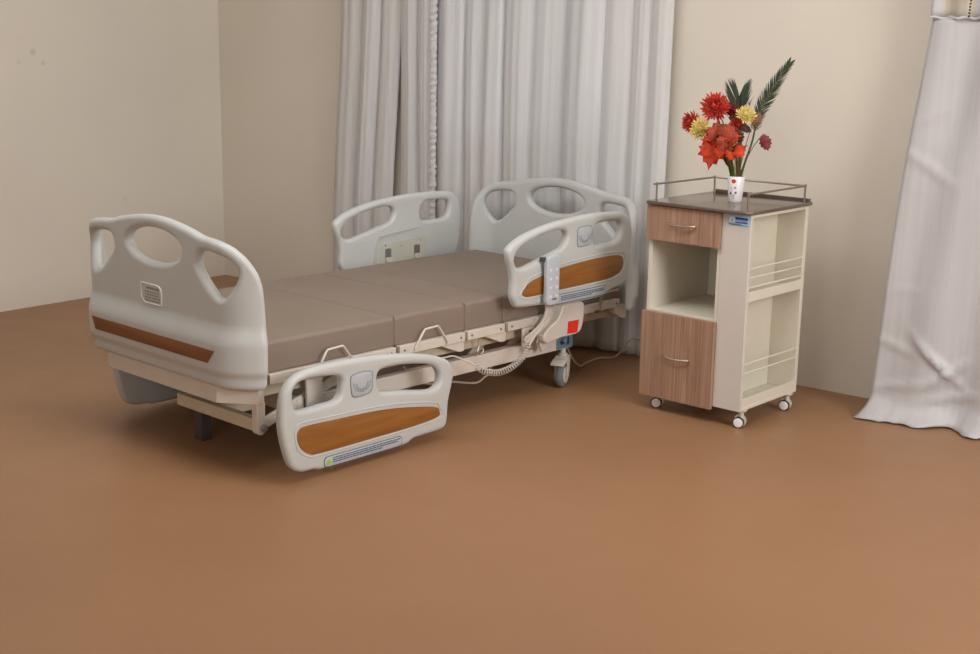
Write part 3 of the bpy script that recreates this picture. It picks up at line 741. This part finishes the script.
mattress()

# ------------------------------------------------------------------ hand control with coiled cable
hc = empty('hand_control', BED_O, BED_R, 'grey handset with a coiled cable clipped over the raised near side rail', 'remote control')
hx0, hx1 = 1.268, 1.346
bm = sheet(rrect(hx0, .430, hx1, .634, .020, 6), [], .022, .006, [], 3)
shear = lambda u, v, w: (u, -.132-w, v)
remap(bm, shear); hbod = finish('handset', bm, 'plastic_grey', hc)
for k in range(4):
    for s in (-1, 1):
        bm = B(); prism(bm, rrect((hx0+hx1)/2+s*.018-.006, .575-k*.036-.004, (hx0+hx1)/2+s*.018+.006, .575-k*.036+.006, .003, 3), lambda u, v, w: (u, w, v), -.1445, -.1425); finish('button', bm, 'ceramic', hbod)
bm = B(); prism(bm, [(hx1-.045, .452), (hx1-.018, .452), (hx1-.018, .458), (hx1-.045, .458)], XZ, -.1442, -.1425); finish('print', bm, 'ink', hbod)
bm = B(); prism(bm, rrect(hx0-.012, .610, hx0+.006, .628, .003, 2), XZ, -.130, -.108); finish('clip', bm, 'darkmetal', hc)
pathc = [(1.335, -.128, .435), (1.339, -.120, .415), (1.336, -.11, .375), (1.30, -.10, .343), (1.245, -.10, .300), (1.215, -.10, .27)]
straight = cr(pathc, 6, closed=False)
coilp = [(1.214, -.10, .270), (1.201, -.10, .250), (1.173, -.10, .224), (1.114, -.10, .198), (1.06, -.10, .190), (1.014, -.10, .192), (.95, -.098, .211), (.91, -.09, .240)]
cp = [Vector(p) for p in cr(coilp, 40, closed=False)]
L = [0]
for a, b in zip(cp, cp[1:]): L.append(L[-1]+(b-a).length)
pts = []; turns = 25; N = turns*14
j = 0; nrm = Vector((0, 1, 0))
for i in range(N+1):
    s = L[-1]*i/N
    while j < len(L)-2 and L[j+1] < s: j += 1
    t = (s-L[j])/(L[j+1]-L[j]); p = cp[j].lerp(cp[j+1], t); tg = (cp[j+1]-cp[j]).normalized()
    n1 = nrm-tg*nrm.dot(tg); n1.normalize(); n2 = tg.cross(n1); a = 2*pi*turns*i/N
    pts.append(p+(n1*math.cos(a)+n2*math.sin(a))*.0118)
bm = B(); tube(bm, straight, .0042, 8); tube(bm, pts, .0023, 6)
tube(bm, cr([(.91, -.09, .240), (.875, -.06, .262), (.827, -.05, .283), (.784, -.03, .279), (.74, .09, .262)], 6, closed=False), .0035, 8)
o = finish('coiled_cable', bm, 'coil', hc); o['label'] = 'pale coiled cable'

# power cable over the floor, from under the bed to behind the cabinet
def W(p):  # bed local -> world
    c_, s_ = math.cos(BED_R), math.sin(BED_R); return (BED_O[0]+p[0]*c_-p[1]*s_, BED_O[1]+p[0]*s_+p[1]*c_, p[2])
bm = B(); P = [W((1.66, .10, .20)), W((1.70, .10, .15)), (3.052, -.56, .074), (3.015, -.45, .022), (2.968, -.36, .006), (2.955, -.262, .006), (2.960, -.20, .006), (3.00, -.175, .008), (3.045, -.172, .040), (3.085, -.170, .095), (3.118, -.170, .121), (3.150, -.170, .122), (3.20, -.175, .112), (3.30, -.19, .05), (3.40, -.20, .006), (3.52, -.21, .006)]
tube(bm, cr(P, 8, closed=False), .0045, 8)
tag(finish('power_cable', bm, 'cable'), 'thin grey power cable running over the floor from bed head towards the cabinet', 'cable')
bm = B(); P = [(.76, .16, .215), (.82, .15, .15), (.90, .15, .120), (1.028, .15, .104), (1.165, .15, .074), (1.219, .15, .088), (1.256, .15, .112), (1.32, .20, .19), (1.36, .26, .25)]
tube(bm, cr(P, 8, closed=False), .0045, 8); finish('motor_cable', bm, 'cable', bed)

# ------------------------------------------------------------------ bedside cabinet
CAB_O = (4.0060, -.7899, 0); CAB_R = -.05642
cab = empty('bedside_cabinet', CAB_O, CAB_R, 'white bedside cabinet on casters with brown wood-grain drawer fronts and open shelves', 'cabinet')
X0, X1, XD, D_, ZB, ZT = -.462, 0., -.125, .440, .072, .846
bm = B()
box(bm, (X0, .0, ZB), (X0+.016, D_, ZT)); box(bm, (X0+.016, D_-.012, ZB), (XD, D_, ZT)); box(bm, (X0+.016, 0, ZB), (XD, D_-.012, ZB+.016))
box(bm, (X0+.016, .0, ZT-.016), (XD, D_-.012, ZT)); box(bm, (X0+.016, .002, .404), (XD-.016, D_-.012, .420)); box(bm, (X0+.016, .002, .700), (XD-.016, D_-.012, .716))
box(bm, (XD-.016, .0, ZB), (XD, D_, ZT))
body = finish('body', bm, 'cream_board', cab, bevel=.001); body['label'] = 'white box body with an open niche'
# side rack
bm = B()
box(bm, (XD, -.002, ZB), (X1, .016, ZT), 0)                                # front face strip
box(bm, (XD, .016, ZB), (X1, D_, ZB+.014), 1); box(bm, (XD, D_-.022, ZB+.014), (X1, D_, ZT), 1)
box(bm, (XD, .016, ZT-.014), (X1, D_-.022, ZT), 1)
box(bm, (XD, .016, .507), (X1-.004, D_-.022, .519), 1); box(bm, (X1-.010, .016, .507), (X1, D_-.022, .546), 1)
rack = finish('side_rack', bm, None, cab, mats=['white_board', 'cream_board'], bevel=.0015); rack['label'] = 'open side rack with two compartments'
for z in (.636, .600, .562, .259, .221):
    bm = B(); tube(bm, [(X1-.006, .014, z), (X1-.006, D_-.014, z)], .0035, 8); finish('guard_rod', bm, 'cream_board', rack)
bm = B(); box(bm, (X1-.008, .016, ZB+.014), (X1-.002, D_-.022, ZB+.05)); finish('rack_lip', bm, 'cream_board', rack)
def handle(parent, xc, z):
    bm = B(); P = cr([(xc-.057, -.021, z+.004), (xc-.052, -.034, z+.003), (xc-.02, -.042, z-.001), (xc+.02, -.042, z-.001), (xc+.052, -.034, z+.002), (xc+.057, -.021, z+.002)], 6, closed=False)
    tube(bm, P, .0048, 10); finish('handle', bm, 'chrome', parent)
bm = B(); box(bm, (-.464, -.022, .706), (XD, -.003, .843)); dr = finish('drawer', bm, 'walnut', cab, bevel=.001); handle(dr, -.290, .777)
bm = B(); box(bm, (-.468, -.022, .061), (XD, -.003, .413)); dr = finish('cabinet_door', bm, 'walnut', cab, bevel=.001); handle(dr, -.290, .240)
dr['label'] = 'tall brown wood-grain door at the bottom'
# top tray with raised rim
bm = sheet([(X0+.006, -.036), (X1-.03, -.040), (X1-.004, -.034), (X1+.014, -.012), (X1+.014, D_-.004), (X1+.008, D_+.012), (X1-.01, D_+.018), (X0, D_+.018), (X0-.0, D_+.010), (X0-.001, D_-.01), (X0-.001, -.03)], [], .014, .004, [], 2)
remap(bm, lambda u, v, w: (u, v, .8535+w)); tr = finish('top_tray', bm, 'tray', cab); tr['label'] = 'glossy grey-brown top'
bm = B(); box(bm, (X0+.02, D_+.0, .8600), (X1, D_+.012, .872)); finish('tray_rim', bm, 'tray', tr, bevel=.001)
ZR = .923
posts = [(-.452, .022), (-.440, .428), (-.016, .428), (-.014, -.008)]
bm = B(); tube(bm, [(*p, ZR) for p in posts[:1]]+[(posts[1][0], posts[1][1], ZR)], .0042, 8); tube(bm, [(posts[0][0]-.006, posts[0][1]-.014, ZR), (*posts[0], ZR)], .0042, 8)
tube(bm, [(*posts[1], ZR), (*posts[2], ZR)], .0042, 8); tube(bm, [(*posts[2], ZR), (*posts[3], ZR)], .0042, 8)
gr = finish('guard_rail', bm, 'metal', cab); gr['label'] = 'thin metal gallery rail'
for p in posts:
    bm = B(); lathe(bm, [(.004, .860), (.004, ZR-.004), (.0058, ZR-.003), (.0058, ZR+.006), (0, ZR+.008)], (*p, 0), 'z', 10); finish('rail_post', bm, 'metal', gr)
def twin_caster(x, y, ang):
    c = bpy.data.objects.new('caster', None); COL.objects.link(c); c.parent = cab; c.location = (x, y, 0); c.rotation_euler = (0, 0, ang)
    r = .0225
    for s in (-1, 1):
        bm = B(); lathe(bm, [(.016, s*.004), (r-.002, s*.004), (r, s*.007), (r, s*.015), (r-.002, s*.0175), (.019, s*.018)], (0, 0, r), 'y', 28); w = finish('wheel', bm, 'dark', c)
        bm = B(); lathe(bm, [(.0185, s*.016), (.0185, s*.0188), (.013, s*.0205), (0, s*.021)], (0, 0, r), 'y', 28); finish('hub_cap', bm, 'ceramic', w)
    bm = B(); lathe(bm, [(0, -.0035), (.0250, -.0035), (.0250, .0035), (0, .0035)], (.004, 0, r+.006), 'y', 24); lathe(bm, [(.010, .03), (.010, ZB)], (.008, 0, 0), 'z', 16)
    prism(bm, rrect(-.012, -.017, .028, .017, .004, 2), XY, ZB-.003, ZB); finish('housing', bm, 'hubcap', c)
twin_caster(-.022, .036, math.radians(20)); twin_caster(-.018, .385, math.radians(15)); twin_caster(-.418, .04, math.radians(28)); twin_caster(-.43, .40, math.radians(10))
# blue sticker on the front strip
fc = lambda th: (lambda u, v, w: (u, -.002-th-w, v))
bm = sheet(rrect(-.099, .799, -.006, .838, .006, 4), [], .0012, .0003, [], 1); remap(bm, fc(.0004)); stk = finish('sticker', bm, 'cyan', cab); stk['label'] = 'light blue sticker with a dark blue name block'
bm = sheet(rrect(-.068, .810, -.013, .832, .0015, 2), [], .0012, .0003, [], 1); remap(bm, fc(.0010)); nb = finish('name_block', bm, 'navy', stk)
bm = text_bm('aatoms', .0205, .0006); remap(bm, lambda u, v, w: (u-.0405, -.0045-w*.5, v+.8205)); finish('lettering', bm, 'whiteink', nb)
bm = B(); prism(bm, rrect(-.094, .812, -.071, .832, .004, 3), XZ, -.0040, -.002); lg = finish('emblem_ground', bm, 'whiteink', stk)
bm = B(); prism(bm, [(-.084, .828), (-.078, .820), (-.080, .814), (-.086, .817), (-.081, .820)], XZ, -.0046, -.0036); finish('emblem', bm, 'ink', lg)
bm = B(); rr = random.Random(8)
for v, a, b in ((.8045, -.095, -.045), (.8015, -.085, -.014)):
    u = a
    while u < b: w = rr.uniform(.002, .006); prism(bm, [(u, v), (u+w, v), (u+w, v+.002), (u, v+.002)], XZ, -.0042, -.002); u += w+.0014
o = finish('fine_print', bm, 'ink', stk); o['kind'] = 'stuff'

# ------------------------------------------------------------------ vase and flowers
def CW(p):
    c_, s_ = math.cos(CAB_R), math.sin(CAB_R); return Vector((CAB_O[0]+p[0]*c_-p[1]*s_, CAB_O[1]+p[0]*s_+p[1]*c_, p[2]))
VX, VY = -.207, .215
vc = CW((VX, VY, .8606))
vase = empty('vase', vc, 0, 'small white cylindrical vase painted with a red flower on the cabinet top', 'vase')
bm = B(); lathe(bm, [(0, 0), (.024, 0), (.0262, .003), (.031, .045), (.0345, .099), (.0335, .101), (.032, .099), (.0285, .045), (.0235, .006), (0, .005)], (0, 0, 0), 'z', 40); finish('body', bm, 'ceramic', vase)
cam_dir = math.atan2(-5.2296-vc.y, 6.3007-vc.x)
def onvase(u, v, w):                              # u metres round the wall, v height
    r = .0262+(.0345-.0262)*min(1, v/.1)*1.0+w; a = cam_dir+u/.03; return (r*math.cos(a), r*math.sin(a), v)
bm = B()
for k in range(5):
    a = 2*pi*k/5; c_ = (-.008+.0050*math.cos(a), .083+.0050*math.sin(a))
    prism(bm, [(c_[0]+.0040*math.cos(b_), c_[1]+.0040*math.sin(b_)) for b_ in [2*pi*q/10 for q in range(10)]], onvase, -.001, .0012)
o = finish('painted_flower', bm, 'vasered', vase); o['label'] = 'red painted blossom'
bm = B()
for (u, v) in ((-.002, .056), (.001, .038), (-.020, .034)):
    prism(bm, [(u-.004, v-.004), (u+.004, v-.004), (u+.003, v+.003), (u, v+.006), (u-.004, v+.002)], onvase, -.001, .001)
for P in ([(-.008, .012), (-.009, .022), (-.002, .034)], [(-.009, .022), (-.018, .032)], [(-.018, .036), (-.014, .046), (-.004, .052)], [(-.018, .046), (-.016, .06)]):
    tube(bm, [onvase(u, v, .0005) for u, v in P], .0009, 5)
o = finish('painted_stem', bm, 'vasedark', vase)
MOUTH = CW((VX, VY, .955)); BASE = CW((VX, VY, .875))
CAMP = Vector((6.3007, -5.2296, 1.4989))
def frame(p, d):
    d = d.normalized(); s = d.cross(Vector((0, 0, 1)));
    if s.length < 1e-3: s = Vector((1, 0, 0))
    s.normalize(); u = s.cross(d).normalized(); return s, u, d
def stem_path(tip, bend=.4, off=(0, 0)):
    b = BASE+Vector((off[0]*.5, off[1]*.5, 0)); m = MOUTH+Vector((off[0], off[1], 0)); tip = Vector(tip)
    q = m.lerp(tip, .55)+Vector((0, 0, .02*bend*5)); return cr([b, m, q, tip], 8, closed=False)
def flower(local, r, m, label, grp, face, n=110, tilt=.5, seed=1, off=(0, 0)):
    rnd = random.Random(seed); p = CW(local); root = empty('chrysanthemum', p, 0, label, 'flower', grp)
    d = Vector(face); s, u, w = frame(p, d)
    bm = B(); layers = 6
    for L_ in range(layers):
        cnt = int(n/layers*(1.25-.12*L_)); el = math.radians(-18+19*L_); rl = r*(1.0-.09*L_)
        for k in range(cnt):
            a = 2*pi*(k+.5*(L_ % 2)+rnd.uniform(-.2, .2))/cnt; e = el+rnd.uniform(-.12, .12); l = rl*rnd.uniform(.85, 1.08)
            rad = s*math.cos(a)+u*math.sin(a); tan = -s*math.sin(a)+u*math.cos(a)
            prev = None; wd = r*.085
            for i, (t, ww) in enumerate(((.05, .5), (.35, .9), (.7, 1.0), (.92, .6), (1.0, .12))):
                ee = e+.5*t*t
                c_ = (rad*math.cos(ee)+w*math.sin(ee))*l*t+w*.004
                lift = (rad*-math.sin(ee)+w*math.cos(ee))*wd*.35
                row = [bm.verts.new(c_-tan*wd*ww+lift*ww), bm.verts.new(c_), bm.verts.new(c_+tan*wd*ww+lift*ww)]
                if prev: bm.faces.new([prev[0], prev[1], row[1], row[0]]); bm.faces.new([prev[1], prev[2], row[2], row[1]])
                prev = row
    o = finish('petals', bm, m, root, sharp=80); o.modifiers.new('t', 'SOLIDIFY').thickness = .0008
    bm = B(); lathe(bm, [(0, -.006), (r*.22, -.002), (r*.2, .006), (0, .010)], (0, 0, 0), 'z', 12)
    q = w.to_track_quat('Z', 'Y').to_matrix().to_4x4(); bmesh.ops.transform(bm, matrix=q, verts=bm.verts); finish('calyx', bm, 'stem', root)
    bm = B(); tube(bm, [Vector(x)-p for x in stem_path(p-w*.005, off=off)], .0022, 6); finish('stem', bm, 'stem', root)
    return root
tc_ = lambda lp, up=.15, side=0: (CAMP-CW(lp)).normalized()+Vector((0, 0, up))+Vector((.7787, .627, 0))*side
flower((-.312, .20, 1.228), .064, 'petal_red', 'large coral red chrysanthemum at the top left of the vase', 'chrysanthemums in the vase', tc_((-.325, .2, 1.239), .25, -.2), 130, seed=2, off=(-.006, 0))
flower((-.355, .17, 1.140), .050, 'petal_yellow', 'pale yellow chrysanthemum low on the left edge of the bouquet', 'chrysanthemums in the vase', tc_((-.392, .17, 1.14), .1, -.25), 110, seed=3, off=(-.01, -.004))
flower((-.430, .22, 1.160), .052, 'petal_red', 'coral chrysanthemum half hidden behind the left yellow bloom', 'chrysanthemums in the vase', tc_((-.425, .23, 1.155), .1, -.9), 90, seed=4, off=(-.012, .004))
flower((-.158, .18, 1.202), .044, 'petal_yellow', 'pale yellow chrysanthemum on the right, near the palm frond', 'chrysanthemums in the vase', tc_((-.158, .18, 1.202), .6, .15), 110, seed=5, off=(.006, -.003))
flower((-.262, .25, 1.215), .040, 'petal_dkred', 'dark red chrysanthemum at the back between the coral bloom and the palm', 'chrysanthemums in the vase', tc_((-.262, .25, 1.215), .2, .1), 80, seed=6, off=(0, .008))
flower((-.205, .20, 1.165), .038, 'petal_red', 'small coral chrysanthemum beneath the right-hand yellow bloom', 'chrysanthemums in the vase', tc_((-.205, .20, 1.165), .0, .2), 80, seed=7, off=(.004, .004))

MAPLE = [(0, 0), (.12, .05), (.30, -.08), (.34, .10), (.55, .16), (.42, .30), (.52, .48), (.30, .50), (.26, .72), (.12, .70), (0, 1.0)]
OAK = [(0, 0), (.14, .06), (.16, .16), (.30, .20), (.26, .32), (.38, .42), (.28, .52), (.34, .66), (.20, .72), (.20, .86), (.08, .88), (0, 1.0)]
def leaf_bm(bm, base, d, nrm, size, shape, curl=.25, width=1.):
    d = Vector(d).normalized(); nrm = Vector(nrm); nrm = (nrm-d*nrm.dot(d)).normalized(); s = d.cross(nrm)
    def P(u, v):
        return Vector(base)+s*u*size*width+d*v*size+nrm*(abs(u)*.25*size-curl*size*(v*v)*.6+.05*size*math.sin(9*v+7*u)-.10*size*abs(math.sin(8*v))*min(1, abs(u)*4))
    spine = []
    for u, v in shape: spine.append(bm.verts.new(P(0, v)))
    for sg in (-1, 1):
        side = [spine[0] if i == 0 else spine[-1] if i == len(shape)-1 else bm.verts.new(P(sg*u, v)) for i, (u, v) in enumerate(shape)]
        for i in range(len(shape)-1):
            q = []
            for v_ in (spine[i], side[i], side[i+1], spine[i+1]):
                if v_ not in q: q.append(v_)
            if len(q) > 2:
                try: bm.faces.new(q)
                except ValueError: pass
def sprig(name, label, leaves, twig_m='twig', cat='leaf sprig', off=(0, 0), r=.0016):
    """leaves: (local pos, direction (right, up), size, shape, material, nrm_tilt)"""
    root = empty(name, MOUTH, 0, label, cat, 'leaf sprigs in the vase')
    right = Vector((.7787, .627, 0)); fwd = (CAMP-MOUTH).normalized()
    tb = B()
    for i, (lp, dr_, size, shape, m, tl) in enumerate(leaves):
        p = CW(lp); d = right*dr_[0]+Vector((0, 0, dr_[1]))+fwd*.1; n = fwd+Vector((0, 0, tl))+right*(.3*math.sin(i*2.1))
        bm = B(); leaf_bm(bm, p-MOUTH, d, n, size, shape, .2+.15*math.sin(i)); o = finish('leaf', bm, m, root, sharp=70)
        o.modifiers.new('t', 'SOLIDIFY').thickness = .0008
        tube(tb, [x-MOUTH for x in map(Vector, stem_path(p, .2, off))] , r, 5)
    finish('twig', tb, twig_m, root)
    return root
sprig('maple_sprig', 'spray of bright orange maple leaves drooping over the front of the vase', [
    ((-0.280, .15, 1.085), (-.15, -1), .105, MAPLE, 'leaf_orange', .1), ((-0.307, .17, 1.105), (-.5, -.7), .055, MAPLE, 'leaf_orange', .2),
    ((-0.262, .15, 1.085), (.3, .5), .060, MAPLE, 'leaf_orange', .3), ((-0.227, .15, 1.055), (-.6, .3), .060, MAPLE, 'leaf_orange', .3),
    ((-0.217, .15, 1.060), (.8, -.1), .065, MAPLE, 'leaf_orange', .2), ((-0.187, .16, 1.055), (.7, .5), .060, MAPLE, 'leaf_orange', .3),
    ((-0.317, .19, 1.125), (-.3, -.8), .050, MAPLE, 'leaf_orange', .1), ((-0.237, .17, 1.12), (-.7, -.5), .055, MAPLE, 'leaf_orange', .1)], off=(-.004, -.01), twig_m='stem')
sprig('maple_sprig', 'cluster of broad rust-brown maple leaves in the middle of the bouquet', [
    ((-0.257, .13, 1.115), (.1, 1), .075, MAPLE, 'leaf_rust', .1), ((-0.247, .13, 1.125), (-.9, .3), .065, MAPLE, 'leaf_rust', .1),
    ((-0.207, .12, 1.11), (.2, 1), .080, MAPLE, 'leaf_rust', .1), ((-0.202, .12, 1.12), (.9, .1), .060, MAPLE, 'leaf_orange', .1),
    ((-0.212, .12, 1.12), (-.1, -1), .065, MAPLE, 'leaf_rust', .1)], off=(0, -.012), twig_m='stem')
sprig('oak_sprig', 'twig with hanging maroon and brown lobed leaves on the right of the bouquet', [
    ((-.085, .19, 1.135), (.35, -.9), .068, OAK, 'leaf_maroon', .0), ((-.135, .19, 1.165), (.45, .7), .060, OAK, 'leaf_brown', .1),
    ((-.190, .17, 1.150), (.3, -.9), .060, OAK, 'leaf_dark', .1), ((-.20, .16, 1.145), (-.1, -1), .065, OAK, 'leaf_dark', .1), ((-.175, .18, 1.16), (.6, -.3), .045, OAK, 'leaf_dark', .2)], off=(.01, -.004))
def palm(label, path, n, w0, l0, splay, start, plane_n, seed):
    rnd = random.Random(seed); root = empty('palm_frond', MOUTH, 0, label, 'leaf', 'palm fronds in the vase')
    P = [Vector(p)-MOUTH for p in cr([tuple(CW(p)) for p in path], 14, closed=False)]
    bm = B(); tube(bm, P, [.0055*(1-.8*i/len(P)) for i in range(len(P))], 6); finish('rib', bm, 'palmrib', root)
    bm = B(); pn = Vector(plane_n).normalized(); i0 = int(len(P)*start)
    for k in range(n):
        t = k/(n-1); f = i0+(len(P)-2-i0)*t; i = int(f); p = P[i].lerp(P[i+1], f-i); tg = (P[min(i+2, len(P)-1)]-P[max(i-1, 0)]).normalized()
        sd = tg.cross(pn).normalized(); l = l0*(math.sin(pi*(.16+.72*t))**.7)
        for s in (-1, 1):
            ang = splay*(1-.45*t)*rnd.uniform(.85, 1.15); d = (tg*math.cos(ang)+sd*s*math.sin(ang)+pn*.25).normalized(); w = d.cross(pn).normalized()*w0
            prev = None
            for q, ww in ((0, .5), (.3, 1), (.7, .8), (1, .05)):
                c_ = p+d*l*q-pn*.25*l*q*q+Vector((0, 0, 0)); row = [bm.verts.new(c_-w*ww), bm.verts.new(c_+w*ww)]
                if prev: bm.faces.new([prev[0], prev[1], row[1], row[0]])
                prev = row
    o = finish('leaflets', bm, 'palm', root, sharp=80); o.modifiers.new('t', 'SOLIDIFY').thickness = .0007
    o['kind'] = 'stuff'
fw_ = (CAMP-MOUTH).normalized()
palm('short upright dark green palm frond rising behind the coral flower', [(-.207, .22, .90), (-.208, .235, 1.03), (-.228, .25, 1.14), (-.240, .255, 1.225), (-.240, .255, 1.27)], 34, .0026, .125, .60, .48, fw_, 1)
palm('long green palm frond arching up to the right out of the vase', [(-.200, .215, .90), (-.180, .22, 1.0), (-.160, .24, 1.10), (-.145, .25, 1.20), (-.100, .26, 1.30), (-.032, .27, 1.41)], 54, .0019, .060, .72, .48, fw_, 2)
palm('small dark palm frond low on the left, just above the vase rim', [(-.215, .21, .91), (-.235, .205, .99), (-.262, .20, 1.05), (-.275, .20, 1.10)], 16, .0026, .045, .45, .35, fw_, 3)
bm = B()
for k, (a, b) in enumerate(((-.012, -.006), (.004, -.01), (.012, .002), (-.004, .006))):
    tube(bm, [BASE+Vector((a*.4, b*.4, 0))-MOUTH, Vector((a, b, .0)), Vector((a*1.6-.004, b*1.2, .09))], .003, 6)
o = finish('green_stem', bm, 'stem'); o.location = MOUTH; tag(o, 'bunch of bare green stems standing in the vase mouth', 'stems', kind='stuff')

# ------------------------------------------------------------------ light
def area(name, loc, target, sx, sy, power, col):
    l = bpy.data.lights.new(name, 'AREA'); l.shape = 'RECTANGLE'; l.size = sx; l.size_y = sy; l.energy = power; l.color = col
    o = bpy.data.objects.new(name, l); COL.objects.link(o); o.location = loc
    o.rotation_euler = (Vector(target)-Vector(loc)).to_track_quat('-Z', 'Y').to_euler(); return o
area('softbox_right', (8.4, -2.2, 2.1), (2.6, -1.3, .6), 1.8, 1.5, 128, (.98, .985, 1))
area('ceiling_fill', (3.2, -2.15, 2.86), (2.8, -1.0, 0), 3.8, 1.3, 90, (.98, .985, 1))  # unseen fill under the ceiling, added to brighten back wall and left side
area('fill_left', (5.0, -6.7, 2.1), (3.6, -.8, .7), 1.6, 1.2, 36, (.98, .985, 1))  # added fill from the camera side, out of view, lifting lower back wall
w = bpy.data.worlds.new('sky'); sc.world = w; w.use_nodes = True; nt = w.node_tree
bg = nt.nodes['Background']; st = nt.nodes.new('ShaderNodeTexSky'); st.sky_type = 'NISHITA'; st.sun_elevation = math.radians(35); st.sun_rotation = math.radians(200); st.sun_disc = False
nt.links.new(st.outputs['Color'], bg.inputs['Color']); bg.inputs['Strength'].default_value = .34

# ------------------------------------------------------------------ camera
cam = bpy.data.cameras.new('camera'); co = bpy.data.objects.new('camera', cam); COL.objects.link(co)
r_ = Vector((.77865124, .62722573, .01703332)); u_ = Vector((-.15064776, .16052694, .97546725)); f_ = Vector((-.60910385, .76211481, -.21948465))
m = Matrix((r_, u_, -f_)).transposed().to_4x4(); m.translation = CAMP; co.matrix_world = m
cam.sensor_width = 36; cam.lens = 1306.148*36/980; cam.clip_start = .05
sc.camera = co
sc.view_settings.view_transform = 'Standard'; sc.view_settings.look = 'None'; sc.view_settings.gamma = 1
sc.view_settings.use_curve_mapping = False; sc.view_settings.exposure = 0.0
